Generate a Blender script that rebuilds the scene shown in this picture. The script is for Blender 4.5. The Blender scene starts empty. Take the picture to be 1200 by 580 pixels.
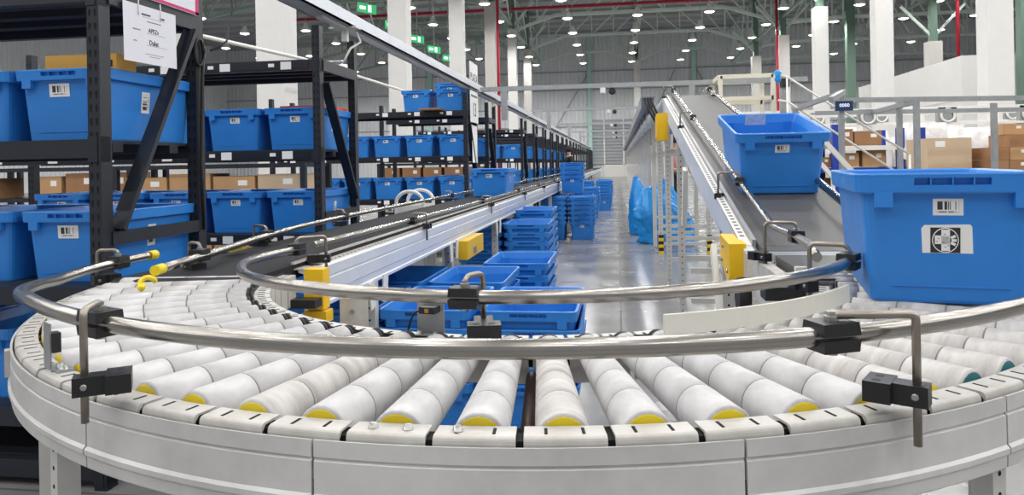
import bpy, bmesh, math, random
from mathutils import Vector, Matrix
random.seed(7)
R_ = math.radians
S = bpy.context.scene
COL = S.collection

# ------------------------------------------------------------------ camera
FPX, ROLL, H0, YAW, CAMZ = 855.0, 0.018, 192.5, R_(8.4), 1.17
cd = bpy.data.cameras.new('camera'); cam = bpy.data.objects.new('camera', cd); COL.objects.link(cam)
S.camera = cam
cd.sensor_width = 36.0; cd.lens = FPX / 1200 * 36; cd.clip_start = 0.02; cd.clip_end = 300
fw = Vector((-math.sin(YAW), math.cos(YAW), 0)); rt = Vector((math.cos(YAW), math.sin(YAW), 0)); up = Vector((0, 0, 1))
r2 = rt * math.cos(ROLL) - up * math.sin(ROLL); u2 = up * math.cos(ROLL) + rt * math.sin(ROLL)
m = Matrix((r2, u2, -fw)).transposed().to_4x4(); m.translation = (0, 0, CAMZ)
cam.matrix_world = m
cd.shift_x = (-(H0 - 290) * math.sin(ROLL)) / 1200; cd.shift_y = (H0 - 290) * math.cos(ROLL) / 1200

# ------------------------------------------------------------------ world, exposure
W = bpy.data.worlds.new('fill_world'); S.world = W; W.use_nodes = True  # uniform fill light added, entering through the open back of the hall
bg = W.node_tree.nodes['Background']; bg.inputs[0].default_value = (0.92, 0.96, 1.0, 1); bg.inputs[1].default_value = 0.45
S.view_settings.view_transform = 'Standard'; S.view_settings.look = 'None'
S.view_settings.gamma = 1.0; S.view_settings.use_curve_mapping = False
S.view_settings.exposure = 0.0
LAMP_W = 250.0

# ------------------------------------------------------------------ materials
MATS = {}
def srgb(*c):
    return tuple((x / 255 / 12.92 if x / 255 <= .04045 else ((x / 255 + .055) / 1.055) ** 2.4) for x in c) + (1,)
def mat(name, col, rough=.5, metal=0., noise=0., scale=8., stretch=(1, 1, 1), bump=0., spec=.5, emit=None, estr=0., dark=None, rvar=0.):
    if name in MATS: return MATS[name]
    M = bpy.data.materials.new(name); M.use_nodes = True; nt = M.node_tree; b = nt.nodes['Principled BSDF']
    b.inputs['Base Color'].default_value = col; b.inputs['Roughness'].default_value = rough; b.inputs['Metallic'].default_value = metal
    b.inputs['Specular IOR Level'].default_value = spec
    if emit: b.inputs['Emission Color'].default_value = emit; b.inputs['Emission Strength'].default_value = estr
    if noise or bump or rvar:
        tc = nt.nodes.new('ShaderNodeTexCoord'); mp = nt.nodes.new('ShaderNodeMapping'); mp.inputs['Scale'].default_value = stretch
        nz = nt.nodes.new('ShaderNodeTexNoise'); nz.inputs['Scale'].default_value = scale; nz.inputs['Detail'].default_value = 5; nz.inputs['Roughness'].default_value = .65
        nt.links.new(tc.outputs['Object'], mp.inputs[0]); nt.links.new(mp.outputs[0], nz.inputs['Vector'])
        if noise:
            cr = nt.nodes.new('ShaderNodeValToRGB'); e = cr.color_ramp.elements
            dk = dark or tuple(x * (1 - noise) for x in col[:3]) + (1,)
            e[0].position = .32; e[0].color = dk; e[1].position = .62; e[1].color = col
            nt.links.new(nz.outputs['Fac'], cr.inputs[0]); nt.links.new(cr.outputs[0], b.inputs['Base Color'])
        if rvar:
            mr = nt.nodes.new('ShaderNodeMapRange'); mr.inputs['From Min'].default_value = .3; mr.inputs['From Max'].default_value = .7
            mr.inputs['To Min'].default_value = max(0, rough - rvar); mr.inputs['To Max'].default_value = rough + rvar
            nt.links.new(nz.outputs['Fac'], mr.inputs[0]); nt.links.new(mr.outputs[0], b.inputs['Roughness'])
        if bump:
            bp = nt.nodes.new('ShaderNodeBump'); bp.inputs['Strength'].default_value = bump; bp.inputs['Distance'].default_value = .01
            nt.links.new(nz.outputs['Fac'], bp.inputs['Height']); nt.links.new(bp.outputs[0], b.inputs['Normal'])
    MATS[name] = M; return M

m_blue = mat('bin_blue', srgb(46, 131, 216), .36, noise=.08, scale=5, rvar=.06)
m_navy = mat('rack_navy', srgb(32, 36, 46), .45, noise=.18, scale=6)
m_deck = mat('shelf_deck', srgb(33, 38, 48), .6)
m_black = mat('black_plastic', srgb(30, 30, 32), .42, noise=.2, scale=40)
m_rubber = mat('black_rubber', srgb(24, 24, 25), .6)
m_steel = mat('tube_steel', srgb(168, 164, 158), .24, 1.0, noise=.16, scale=5, rvar=.04)
m_rod = mat('rod_steel', srgb(160, 152, 142), .34, .9, noise=.2, scale=30)
m_bolt = mat('zinc_bolt', srgb(170, 170, 168), .35, .9)
m_roller = mat('roller_sleeve', srgb(206, 205, 206), .45, noise=.10, scale=9, stretch=(2, 1, 1), dark=srgb(176, 174, 175))
m_rollerdirty = mat('roller_sleeve_worn', srgb(206, 204, 202), .45, noise=.2, scale=9, stretch=(1, 4, 1), dark=srgb(172, 166, 162))
m_yel = mat('yellow_plastic', srgb(232, 205, 30), .45)
m_teal = mat('teal_plastic', srgb(20, 105, 112), .45)
m_rim = mat('painted_steel', srgb(200, 198, 194), .42, noise=.08, scale=14, dark=srgb(180, 175, 168))
m_skirt = mat('aluminium_skirt', srgb(212, 211, 209), .38, .1, noise=.06, scale=5, dark=srgb(190, 189, 188))
m_beam = mat('aluminium_beam', srgb(216, 221, 229), .36, .1, noise=.08, scale=5)
m_white = mat('white_paint', srgb(228, 226, 220), .5, noise=.06, scale=9)
m_leg = mat('zinc_leg', srgb(205, 204, 200), .45, .15, noise=.08, scale=10)
m_hole = mat('hole_dark', srgb(16, 16, 16), .9)
m_belt = mat('belt_rubber', srgb(50, 51, 54), .8, spec=.15, noise=.12, scale=6, stretch=(1, .3, 1))
m_belt2 = mat('belt_rubber_light', srgb(84, 83, 83), .5, noise=.12, scale=5, stretch=(1, .3, 1))
m_cover = mat('safety_yellow', srgb(240, 192, 22), .4, noise=.05, scale=10)
m_grey = mat('grey_sheet', srgb(150, 153, 158), .4, .4, noise=.1, scale=6)
m_galv = mat('galvanised', srgb(165, 168, 170), .4, .5, noise=.15, scale=10)
m_card = mat('cardboard', srgb(190, 150, 106), .8, noise=.12, scale=5)
m_card2 = mat('cardboard_pale', srgb(200, 176, 146), .8, noise=.08, scale=4)
m_card3 = mat('cardboard_brown', srgb(160, 118, 82), .8, noise=.15, scale=5)
m_tape = mat('paper_white', srgb(236, 236, 234), .7)
m_paper = mat('paper_sheet', srgb(226, 226, 234), .6)
m_pink = mat('magenta_print', srgb(205, 40, 110), .6)
m_ink = mat('ink', srgb(48, 48, 52), .8)
m_greyink = mat('ink_grey', srgb(130, 130, 140), .8)
m_orange = mat('orange_envelope', srgb(248, 190, 92), .6, noise=.05)
m_redor = mat('orange_red_plastic', srgb(222, 84, 44), .5)
m_col = mat('column_white', srgb(218, 217, 214), .7, noise=.05, scale=2)
m_colgrey = mat('column_pale', srgb(196, 194, 189), .75, noise=.06, scale=2)
m_green = mat('truss_green', srgb(206, 220, 211), .5)
m_dgreen = mat('truss_green_deep', srgb(150, 172, 158), .5)
m_post = mat('post_green', srgb(96, 124, 108), .5)
m_mint = mat('mint_column', srgb(176, 214, 202), .5)
m_red = mat('sprinkler_red', srgb(170, 30, 52), .45)
m_wall = mat('cladding', srgb(226, 228, 231), .5, .1, noise=.06, scale=1)
m_girt = mat('cladding_rail', srgb(160, 164, 168), .5)
m_roof = mat('roof_sheet', srgb(168, 170, 172), .7)
m_room = mat('block_wall', srgb(212, 211, 208), .8, noise=.04, scale=1)
m_cream = mat('cream_tube', srgb(222, 216, 198), .5)
m_rblue = mat('rack_blue', srgb(28, 62, 160), .4)
m_bag = mat('bag_plastic', srgb(30, 146, 226), .28, bump=.5, scale=9)
m_wrap = mat('stretch_wrap', srgb(232, 230, 230), .25, noise=.12, scale=4, bump=.6, dark=srgb(196, 190, 188))
m_skin = mat('skin', srgb(206, 150, 124), .6)
m_shirt = mat('pink_shirt', srgb(214, 138, 128), .8)
m_dark = mat('dark_cloth', srgb(38, 38, 44), .8)
m_lens = mat('lamp_lens', (1, 1, 1, 1), .5, emit=(1, .99, .96, 1), estr=14)
m_exit = mat('exit_green', srgb(20, 150, 84), .5, emit=srgb(30, 190, 105), estr=.45)
m_signblue = mat('sign_blue', srgb(30, 52, 96), .4)
m_lit = mat('sign_lit', srgb(225, 235, 255), .5, emit=srgb(225, 235, 255), estr=1.0)
m_amber = mat('amber_lens', srgb(190, 140, 60), .2)

# floor: polished concrete with joints
def floor_mat():
    M = bpy.data.materials.new('polished_floor'); M.use_nodes = True; nt = M.node_tree; b = nt.nodes['Principled BSDF']
    tc = nt.nodes.new('ShaderNodeTexCoord'); n1 = nt.nodes.new('ShaderNodeTexNoise'); n1.inputs['Scale'].default_value = .9; n1.inputs['Detail'].default_value = 8
    n1.inputs['Roughness'].default_value = .7
    nt.links.new(tc.outputs['Object'], n1.inputs['Vector'])
    cr = nt.nodes.new('ShaderNodeValToRGB'); e = cr.color_ramp.elements
    e[0].position = .3; e[0].color = srgb(122, 122, 124); e[1].position = .7; e[1].color = srgb(158, 157, 156)
    nt.links.new(n1.outputs['Fac'], cr.inputs[0])
    br = nt.nodes.new('ShaderNodeTexBrick'); br.offset = 0; br.inputs['Color1'].default_value = (1, 1, 1, 1); br.inputs['Color2'].default_value = (.96, .96, .96, 1)
    br.inputs['Mortar'].default_value = (.55, .55, .55, 1); br.inputs['Scale'].default_value = 1; br.inputs['Mortar Size'].default_value = .008
    br.inputs['Brick Width'].default_value = 2.4; br.inputs['Row Height'].default_value = 2.4
    nt.links.new(tc.outputs['Object'], br.inputs['Vector'])
    mx = nt.nodes.new('ShaderNodeMix'); mx.data_type = 'RGBA'; mx.blend_type = 'MULTIPLY'; mx.inputs[0].default_value = 1
    nt.links.new(cr.outputs[0], mx.inputs[6]); nt.links.new(br.outputs['Color'], mx.inputs[7]); nt.links.new(mx.outputs[2], b.inputs['Base Color'])
    n2 = nt.nodes.new('ShaderNodeTexNoise'); n2.inputs['Scale'].default_value = 2.2; n2.inputs['Detail'].default_value = 6; nt.links.new(tc.outputs['Object'], n2.inputs['Vector'])
    mr = nt.nodes.new('ShaderNodeMapRange'); mr.inputs['From Min'].default_value = .3; mr.inputs['From Max'].default_value = .7; mr.inputs['To Min'].default_value = .13; mr.inputs['To Max'].default_value = .3
    nt.links.new(n2.outputs['Fac'], mr.inputs[0]); nt.links.new(mr.outputs[0], b.inputs['Roughness'])
    return M
m_floor = floor_mat()
# barcode print
def barcode_mat(nbars=34):
    M = bpy.data.materials.new('barcode_print'); M.use_nodes = True; nt = M.node_tree; b = nt.nodes['Principled BSDF']; b.inputs['Roughness'].default_value = .5
    tc = nt.nodes.new('ShaderNodeTexCoord'); sx = nt.nodes.new('ShaderNodeSeparateXYZ'); nt.links.new(tc.outputs['Generated'], sx.inputs[0])
    def mth(op, a, b_=None):
        n = nt.nodes.new('ShaderNodeMath'); n.operation = op
        for i, v in enumerate((a, b_)):
            if v is None: continue
            if isinstance(v, (int, float)): n.inputs[i].default_value = v
            else: nt.links.new(v, n.inputs[i])
        return n.outputs[0]
    x, z = sx.outputs[0], sx.outputs[2]
    fl = mth('FLOOR', mth('MULTIPLY', x, nbars)); wn = nt.nodes.new('ShaderNodeTexWhiteNoise'); wn.noise_dimensions = '1D'; nt.links.new(fl, wn.inputs['W'])
    bar = mth('GREATER_THAN', wn.outputs['Value'], .46)
    inx = mth('MULTIPLY', mth('GREATER_THAN', x, .14), mth('LESS_THAN', x, .86)); inz = mth('MULTIPLY', mth('GREATER_THAN', z, .34), mth('LESS_THAN', z, .84))
    wn2 = nt.nodes.new('ShaderNodeTexWhiteNoise'); wn2.noise_dimensions = '1D'; nt.links.new(mth('FLOOR', mth('MULTIPLY', x, 26)), wn2.inputs['W'])
    txt = mth('MULTIPLY', mth('GREATER_THAN', wn2.outputs['Value'], .35), mth('MULTIPLY', mth('GREATER_THAN', z, .16), mth('LESS_THAN', z, .26)))
    al = mth('MULTIPLY', inx, mth('MAXIMUM', mth('MULTIPLY', bar, inz), mth('MULTIPLY', txt, .7)))
    mx = nt.nodes.new('ShaderNodeMix'); mx.data_type = 'RGBA'; nt.links.new(al, mx.inputs[0]); mx.inputs[6].default_value = srgb(232, 232, 232); mx.inputs[7].default_value = srgb(60, 56, 58)
    nt.links.new(mx.outputs[2], b.inputs['Base Color']); return M
m_bar = barcode_mat()
def stripe_mat():
    M = bpy.data.materials.new('hazard_stripe'); M.use_nodes = True; nt = M.node_tree; b = nt.nodes['Principled BSDF']; b.inputs['Roughness'].default_value = .45
    tc = nt.nodes.new('ShaderNodeTexCoord'); mp = nt.nodes.new('ShaderNodeMapping'); mp.inputs['Rotation'].default_value = (R_(45), 0, R_(20))
    wv = nt.nodes.new('ShaderNodeTexWave'); wv.wave_type = 'BANDS'; wv.bands_direction = 'Z'; wv.inputs['Scale'].default_value = 6; wv.inputs['Distortion'].default_value = 0
    nt.links.new(tc.outputs['Object'], mp.inputs[0]); nt.links.new(mp.outputs[0], wv.inputs[0])
    cr = nt.nodes.new('ShaderNodeValToRGB'); cr.color_ramp.interpolation = 'CONSTANT'; e = cr.color_ramp.elements; e[0].color = srgb(25, 25, 25); e[1].position = .5; e[1].color = srgb(235, 195, 20)
    nt.links.new(wv.outputs['Fac'], cr.inputs[0]); nt.links.new(cr.outputs[0], b.inputs['Base Color']); return M
m_haz = stripe_mat()

ORD = ['first', 'second', 'third', 'fourth', 'fifth', 'sixth', 'seventh', 'eighth', 'ninth', 'tenth', 'eleventh', 'twelfth', 'thirteenth', 'fourteenth', 'fifteenth', 'sixteenth', 'seventeenth', 'eighteenth', 'nineteenth', 'twentieth', 'twenty-first', 'twenty-second', 'twenty-third', 'twenty-fourth', 'twenty-fifth']
# ------------------------------------------------------------------ mesh helpers
def box(bm, a, b, M=None):
    x0, y0, z0 = a; x1, y1, z1 = b
    vs = [bm.verts.new(Vector(p) if M is None else M @ Vector(p)) for p in ((x0, y0, z0), (x1, y0, z0), (x1, y1, z0), (x0, y1, z0), (x0, y0, z1), (x1, y0, z1), (x1, y1, z1), (x0, y1, z1))]
    for f in ((3, 2, 1, 0), (4, 5, 6, 7), (0, 1, 5, 4), (1, 2, 6, 5), (2, 3, 7, 6), (3, 0, 4, 7)): bm.faces.new([vs[i] for i in f])
    return vs
def bar(bm, p, q, w, h, upv=(0, 0, 1)):
    p, q = Vector(p), Vector(q); d = (q - p); L = d.length; d.normalize(); u = Vector(upv)
    if abs(d.dot(u)) > .98: u = Vector((0, 1, 0))
    s = d.cross(u).normalized(); t = s.cross(d)
    M = Matrix((s, d, t)).transposed().to_4x4(); M.translation = p
    return box(bm, (-w / 2, 0, -h / 2), (w / 2, L, h / 2), M)
def tube(bm, pts, r, seg=10, closed=False, caps=True):
    pts = [Vector(p) for p in pts]; n = len(pts); rings = []; prev = None
    for i, p in enumerate(pts):
        if closed: d = pts[(i + 1) % n] - pts[i - 1]
        else: d = (pts[min(i + 1, n - 1)] - pts[max(i - 1, 0)])
        d.normalize()
        if prev is None:
            a = Vector((0, 0, 1)) if abs(d.z) < .9 else Vector((1, 0, 0)); s = d.cross(a).normalized()
        else: s = (prev - d * prev.dot(d)).normalized()
        prev = s; t = d.cross(s)
        rings.append([bm.verts.new(p + (s * math.cos(k * 2 * math.pi / seg) + t * math.sin(k * 2 * math.pi / seg)) * r) for k in range(seg)])
    for i in range(n if closed else n - 1):
        A, B = rings[i], rings[(i + 1) % n]
        for k in range(seg):
            f = bm.faces.new((A[k], A[(k + 1) % seg], B[(k + 1) % seg], B[k])); f.smooth = True
    if caps and not closed:
        bm.faces.new(list(reversed(rings[0]))); bm.faces.new(rings[-1])
def lathe(bm, prof, seg=20, M=None, axis='z', smooth=True, cap=True):
    rings = []
    for (r, h) in prof:
        rg = []
        for k in range(seg):
            a = 2 * math.pi * k / seg; c, s = r * math.cos(a), r * math.sin(a)
            p = Vector((c, s, h)) if axis == 'z' else (Vector((c, h, -s)) if axis == 'y' else Vector((h, c, s)))
            rg.append(bm.verts.new(M @ p if M else p))
        rings.append(rg)
    for A, B in zip(rings, rings[1:]):
        for k in range(seg):
            f = bm.faces.new((A[k], A[(k + 1) % seg], B[(k + 1) % seg], B[k])); f.smooth = smooth
    if cap:
        bm.faces.new(list(reversed(rings[0]))); bm.faces.new(rings[-1])
def mesh(name, bm, material, bevel=0., seg=2):
    if bevel:
        es = [e for e in bm.edges if len(e.link_faces) == 2 and e.calc_face_angle(0) > .6]
        bmesh.ops.bevel(bm, geom=es, offset=bevel, segments=seg, profile=.5, affect='EDGES', clamp_overlap=True)
    bmesh.ops.recalc_face_normals(bm, faces=bm.faces)
    me = bpy.data.meshes.new(name); bm.to_mesh(me); bm.free(); me.materials.append(material); return me
def ob(name, me, parent=None, loc=None, rot=None, **kw):
    o = bpy.data.objects.new(name, me); COL.objects.link(o)
    if parent: o.parent = parent
    if loc is not None: o.location = loc
    if rot is not None: o.rotation_euler = rot
    for k, v in kw.items(): o[k] = v
    return o
def bmo(name, fn, material, parent=None, bevel=0., loc=None, rot=None, **kw):
    bm = bmesh.new(); fn(bm); return ob(name, mesh(name, bm, material, bevel), parent, loc, rot, **kw)
def boxo(name, a, b, material, parent=None, bevel=0., loc=None, rot=None, **kw):
    return bmo(name, lambda bm: box(bm, a, b), material, parent, bevel, loc, rot, **kw)
def thing(name, label, cat, loc=(0, 0, 0), rot=(0, 0, 0), group=None):
    o = ob(name, None, None, loc, rot, label=label, category=cat); o.empty_display_size = .1
    if group: o['group'] = group
    return o
def tag(o, label, cat, group=None):
    o['label'] = label; o['category'] = cat
    if group: o['group'] = group
    return o
def struct(o): o['kind'] = 'structure'; return o
def textmesh(txt, size, material):
    cu = bpy.data.curves.new('lettering', 'FONT'); cu.body = txt; cu.size = size; cu.align_x = 'CENTER'; cu.align_y = 'CENTER'; cu.extrude = .0004; cu.resolution_u = 2
    t = bpy.data.objects.new('lettering', cu); COL.objects.link(t); dg = bpy.context.evaluated_depsgraph_get()
    me = bpy.data.meshes.new_from_object(t.evaluated_get(dg)); bpy.data.objects.remove(t); me.materials.clear(); me.materials.append(material); me.name = 'lettering'
    return me

# ================================================================== BUILDING
WY, WX0, WX1, ZR = 60.0, -34.0, 30.0, 11.6
struct(boxo('floor', (WX0, -14, -.2), (WX1, WY + .4, 0), m_floor))
def cladding(bm, x0, x1, z0, z1, pitch=.34, d=.06):
    x = x0; P = []
    while x < x1:
        P += [(x, 0), (x + pitch * .62, 0), (x + pitch * .72, -d), (x + pitch * .9, -d)]; x += pitch
    P.append((x, 0))
    A = [bm.verts.new((p[0], p[1], z0)) for p in P]; B = [bm.verts.new((p[0], p[1], z1)) for p in P]
    for i in range(len(P) - 1): bm.faces.new((A[i], A[i + 1], B[i + 1], B[i]))
    box(bm, (x0, .05, z0), (x1, .2, z1))
wf = struct(bmo('wall_far', lambda bm: cladding(bm, WX0, WX1, 0, ZR), m_wall, None, loc=(0, WY, 0)))
for z in (2.6, 4.1, 5.6, 7.1, 8.6):
    boxo('cladding_rail', (WX0, -.12, z), (WX1, -.05, z + .09), m_girt, wf)
struct(bmo('wall_left', lambda bm: cladding(bm, -14, WY, 0, ZR), m_wall, None, loc=(WX0, 0, 0), rot=(0, 0, R_(90))))
struct(boxo('wall_right', (WX1, -14, 0), (WX1 + .3, WY, ZR), m_wall))
cl = struct(boxo('ceiling', (WX0, -14, ZR), (WX1, WY + .4, ZR + .2), m_roof))
me = None
for v in range(6, 60, 2):
    if me is None:
        bm = bmesh.new(); box(bm, (WX0, -.05, -.22), (WX1, .05, 0)); me = mesh('purlin', bm, m_roof)
    ob('purlin', me, cl, (0, v, ZR))
# loading door in the far wall
dr = thing('door_1', '', ''); 
for k in ('label', 'category'): del dr[k]
struct(dr); dr.location = (-.2, WY - .2, 0)
for i in range(14): boxo('slat', (-2.1, -.05, 1.05 + i * .26), (2.1, .03, 1.28 + i * .26), m_girt, dr)
boxo('lower_panel', (-.9, -.06, 0), (2.1, .03, 1.0), m_white, dr)
boxo('post', (-.95, -.09, 0), (-.83, .04, 4.7), m_white, dr); boxo('post', (.6, -.09, 0), (.72, .04, 4.7), m_white, dr)

# columns
def column(u, v, h, w, label, green=True, pale=False, grp='concrete columns of the hall'):
    t = thing('concrete_column', label, 'column', (u, v, 0), group=grp)
    boxo('shaft', (-w / 2, -w / 2, 0), (w / 2, w / 2, h), m_colgrey if pale else m_col, t, .02)
    if h < ZR - .5:
        boxo('steel_stub', (-.14, -.14, h), (.14, .14, ZR), m_post, t)
        for s in (-1, 1):
            bmo('knee_brace', lambda bm: bar(bm, (s * .1, 0, h + .3), (s * 1.3, 0, h + 1.6), .1, .1), m_green, t)
    return t
LC = [12.3, 19.8, 27.3, 34.8, 42.2, 49.5]
nml = ['nearest white column behind the black rack', 'wide white column left of the exit signs row', 'white column behind the leaning plaza sign',
       'pale column with the red pipe left of the aisle', 'slim white column left of the aisle beyond the red pipe', 'slimmest pale column left of the aisle, farthest of its row']
for i, v in enumerate(LC): column(-6.0, v, 9.0 if i > 2 else 11.5, .52 - .02 * (i > 2), nml[i], pale=i in (3, 5))
RC = [18.2, 25.4, 32.7, 39.7, 47.2]
nmr = ['broad white column at the right edge before the block room', 'white column standing in front of the white block wall', 'white column between the red pipe and the block wall',
       'white column beside the red pipe on the right', 'slim pale column above the cream railing']
for i, v in enumerate(RC): column(8.6, v, 7.6 if i > 1 else 11.5, .54, nmr[i], pale=i == 4)
column(1.55, 57.5, 9.0, .5, 'slim white column centred on the far cladding wall')
column(-8.8, 13.5, 11.5, .5, 'grey column seen between the near racks', pale=True)
column(13.6, 34.0, 6.15, .55, 'short square pillar rising above the white block wall', pale=True)
for i, (u, lab) in enumerate(((-2.2, 'mint green steel wall post left of the aisle end'), (6.05, 'mint green steel wall post behind the incline top'), (-15.5, 'mint green steel wall post far left'))):
    o = boxo('wall_post', (-.16, -.16, 0), (.16, .16, ZR), m_mint, None, loc=(u, WY - .35, 0)); tag(o, lab, 'post')
for u, v, lab in ((12.0, 40, 'green steel post left of the short pillar'), (15.0, 29.6, 'tall green steel post at the block room corner')):
    tag(boxo('steel_post', (-.2, -.2, 0), (.2, .2, ZR - .01), m_post, None, loc=(u, v, 0)), lab, 'post')

# trusses
def truss(u0, u1, v, zb, rise, lab, mat_=m_green, w=.13, n=8):
    t = thing('roof_truss', lab, 'truss', ((u0 + u1) / 2, v, zb), group='green roof trusses')
    L = u1 - u0; a = min(2.6, L * .28)
    pts = [(-L / 2, 0, 0), (-L / 2 + a, 0, rise), (L / 2 - a, 0, rise), (L / 2, 0, 0)]
    def bot(x): return rise * min(1, max(0, (L / 2 - abs(x)) / a))
    bmo('bottom_chord', lambda bm: [bar(bm, p, q, w * 1.2, w * 1.2) for p, q in zip(pts, pts[1:])], mat_, t)
    ht = max(1.0, ZR - zb - .35)
    bmo('top_chord', lambda bm: bar(bm, (-L / 2, 0, ht), (L / 2, 0, ht), w, w), mat_, t)
    for i in range(n + 1):
        x = -L / 2 + L * i / n
        bmo('web_member', lambda bm: bar(bm, (x, 0, bot(x)), (x, 0, ht), w * .6, w * .6), mat_, t)
        if i < n:
            x2 = x + L / n
            p, q = ((x, 0, bot(x)), (x2, 0, ht)) if i < n / 2 else ((x2, 0, bot(x2)), (x, 0, ht))
            bmo('web_member', lambda bm: bar(bm, p, q, w * .6, w * .6), mat_, t)
    return t
for i, v in enumerate(LC[1:]):
    truss(-6, 8.6, v + .3, 9.0, .85, 'green arched truss over the aisle, bay %s from the near end' % ('one', 'two', 'three', 'four', 'five')[i], n=10)
truss(-6, 1.55, 57.3, 9.0, .8, 'low green truss along the far wall, left span', w=.1); truss(1.55, 9.1, 57.3, 9.0, .8, 'low green truss along the far wall, right span', w=.1)
for i, v in enumerate((27.6, 35.1, 42.5, 49.8, 57)):
    truss(-21, -6, v, 9.0, .5, 'green truss over the left racks, bay %s from the near end' % ('one', 'two', 'three', 'four', 'five')[i], m_dgreen, n=9)
for i, v in enumerate((33, 40, 47.5, 55)):
    truss(8.6, 24, v, 8.3, .2, 'green truss over the right hall, bay %s from the near end' % ('one', 'two', 'three', 'four')[i], n=10)
def ltruss(u, v0, v1, zb, lab):
    t = thing('lattice_girder', lab, 'girder', (u, v0, zb), group='lengthwise green girders'); L = v1 - v0; n = int(L / 1.9); ht = ZR - zb - .4
    bmo('bottom_chord', lambda bm: bar(bm, (0, 0, 0), (0, L, 0), .12, .12), m_dgreen, t); bmo('top_chord', lambda bm: bar(bm, (0, 0, ht), (0, L, ht), .12, .12), m_dgreen, t)
    for i in range(n):
        y = L * i / n; y2 = L * (i + 1) / n
        bmo('web_member', lambda bm: bar(bm, (0, y, 0 if i % 2 else ht), (0, y2, ht if i % 2 else 0), .07, .07), m_green, t)
ltruss(-6, 20, 57, 9.3, 'green girder running along the left column row'); ltruss(8.6, 20, 57, 8.6, 'green girder running along the right column row')
ltruss(-14, 20, 57, 9.0, 'green girder high over the left racks'); ltruss(14.5, 20, 57, 8.6, 'green girder above the white block room')
ltruss(1.5, 42, 57, 9.9, 'green girder down the middle of the roof')
# sprinkler pipes
def pipe(name, pts, r, m_, lab, cat='pipe'):
    return tag(bmo(name, lambda bm: tube(bm, pts, r, 8), m_), lab, cat)
pipe('sprinkler_pipe', [(-20, 41.4, 10.05), (24, 41.4, 10.05)], .09, m_red, 'long red sprinkler pipe crossing under the roof')
pipe('sprinkler_pipe', [(-20, 33.6, 9.9), (-6.0, 33.6, 9.9), (-5.55, 34.2, 9.9), (-5.55, 34.2, 0)], .07, m_red, 'red riser pipe beside the pale left column')
pipe('sprinkler_pipe', [(8.2, 39.2, 10), (8.2, 39.2, 0)], .07, m_red, 'red riser pipe beside the white right column')
pipe('sprinkler_pipe', [(14.3, 33.3, 11), (14.3, 33.3, 5.0)], .08, m_red, 'red riser pipe by the short pillar over the block room')
pipe('sprinkler_pipe', [(-20, 30.6, 10.2), (9, 30.6, 10.2)], .05, m_red, 'thin red sprinkler branch nearest under the roof')
for i, (a, b) in enumerate((((1.9, 3.0), (4.6, 8.5)), ((9.2, 3.0), (6.3, 8.5)), ((-2.2, 8.6), (-5.7, 3)))):
    tag(bmo('wall_brace', lambda bm: bar(bm, (a[0], WY - .3, a[1]), (b[0], WY - .3, b[1]), .1, .1), m_girt), ('grey diagonal brace right of the centred far column', 'grey diagonal brace behind the cream railing', 'grey diagonal brace left of the mint wall post')[i], 'brace')
# white block room
t = thing('wall_room', '', ''); struct(t); del t['label']; del t['category']; t.location = (13, 30, 0)
boxo('wall_panel', (0, 0, 0), (16.5, .25, 5.0), m_room, t); boxo('wall_panel', (0, .25, 0), (.25, 12, 5.0), m_room, t)
for z in (1.7, 3.3): boxo('panel_joint', (-.012, -.012, z), (16.5, .0, z + .05), m_girt, t); boxo('panel_joint', (-.015, 0, z), (0, 12, z + .05), m_colgrey, t)

# high-bay lamps on their grid
bm = bmesh.new(); lathe(bm, [(.02, .42), (.1, .40), (.13, .22), (.27, .03), (.27, 0), (.24, 0), (.1, .16)], 14, cap=False); me_h = mesh('housing', bm, m_white)
bm = bmesh.new(); lathe(bm, [(.235, .012), (.15, -.03), (.02, -.05)], 14); me_l = mesh('lens', bm, m_lens)
bm = bmesh.new(); tube(bm, [(0, 0, .4), (0, 0, ZR - 8.3)], .012, 5); me_r = mesh('hanger', bm, m_galv)
la = bpy.data.lights.new('lamp_light', 'SPOT'); la.spot_size = R_(176); la.spot_blend = .42; la.shadow_soft_size = .2; la.energy = LAMP_W; la.color = (1, .985, .965)
for i in range(-6, 7):
    for j in range(-2, 13):
        u, v = -2.35 + 3.4 * i, 3.2 + 4.1 * j
        t = thing('high_bay_light', 'round high bay lamp, %s column from the left wall, %s row from the far wall' % (ORD[i + 6], ORD[12 - j]), 'lamp', (u, v, 8.3), group='high bay lamps')
        ob('housing', me_h, t); ob('lens', me_l, t); ob('hanger', me_r, t)
        o = bpy.data.objects.new('light_source', la); COL.objects.link(o); o.parent = t; o.location = (0, 0, -.1)
# exit signs hung in a row on the left
for i, (u, v) in enumerate(((-7.5, 21.4), (-7.55, 24.2), (-7.5, 27.0), (-7.5, 29.6), (-7.5, 32.2))):
    t = thing('exit_sign', 'green lit exit sign, %s in the hanging row on the left' % ('nearest', 'second', 'third', 'fourth', 'farthest')[i], 'sign', (u, v, 6.0), (0, 0, R_(58)), group='hanging exit signs')
    boxo('panel', (-.34, -.03, -.14), (.34, .03, .14), m_exit, t, .01)
    boxo('arrow', (-.3, -.034, -.05), (-.08, -.03, .05), m_lit, t); boxo('figure', (.02, -.034, -.1), (.14, -.03, .1), m_lit, t)
    bmo('hanger', lambda bm: tube(bm, [(0, 0, .17), (0, 0, ZR - 6)], .012, 5), m_galv, t)

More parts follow.
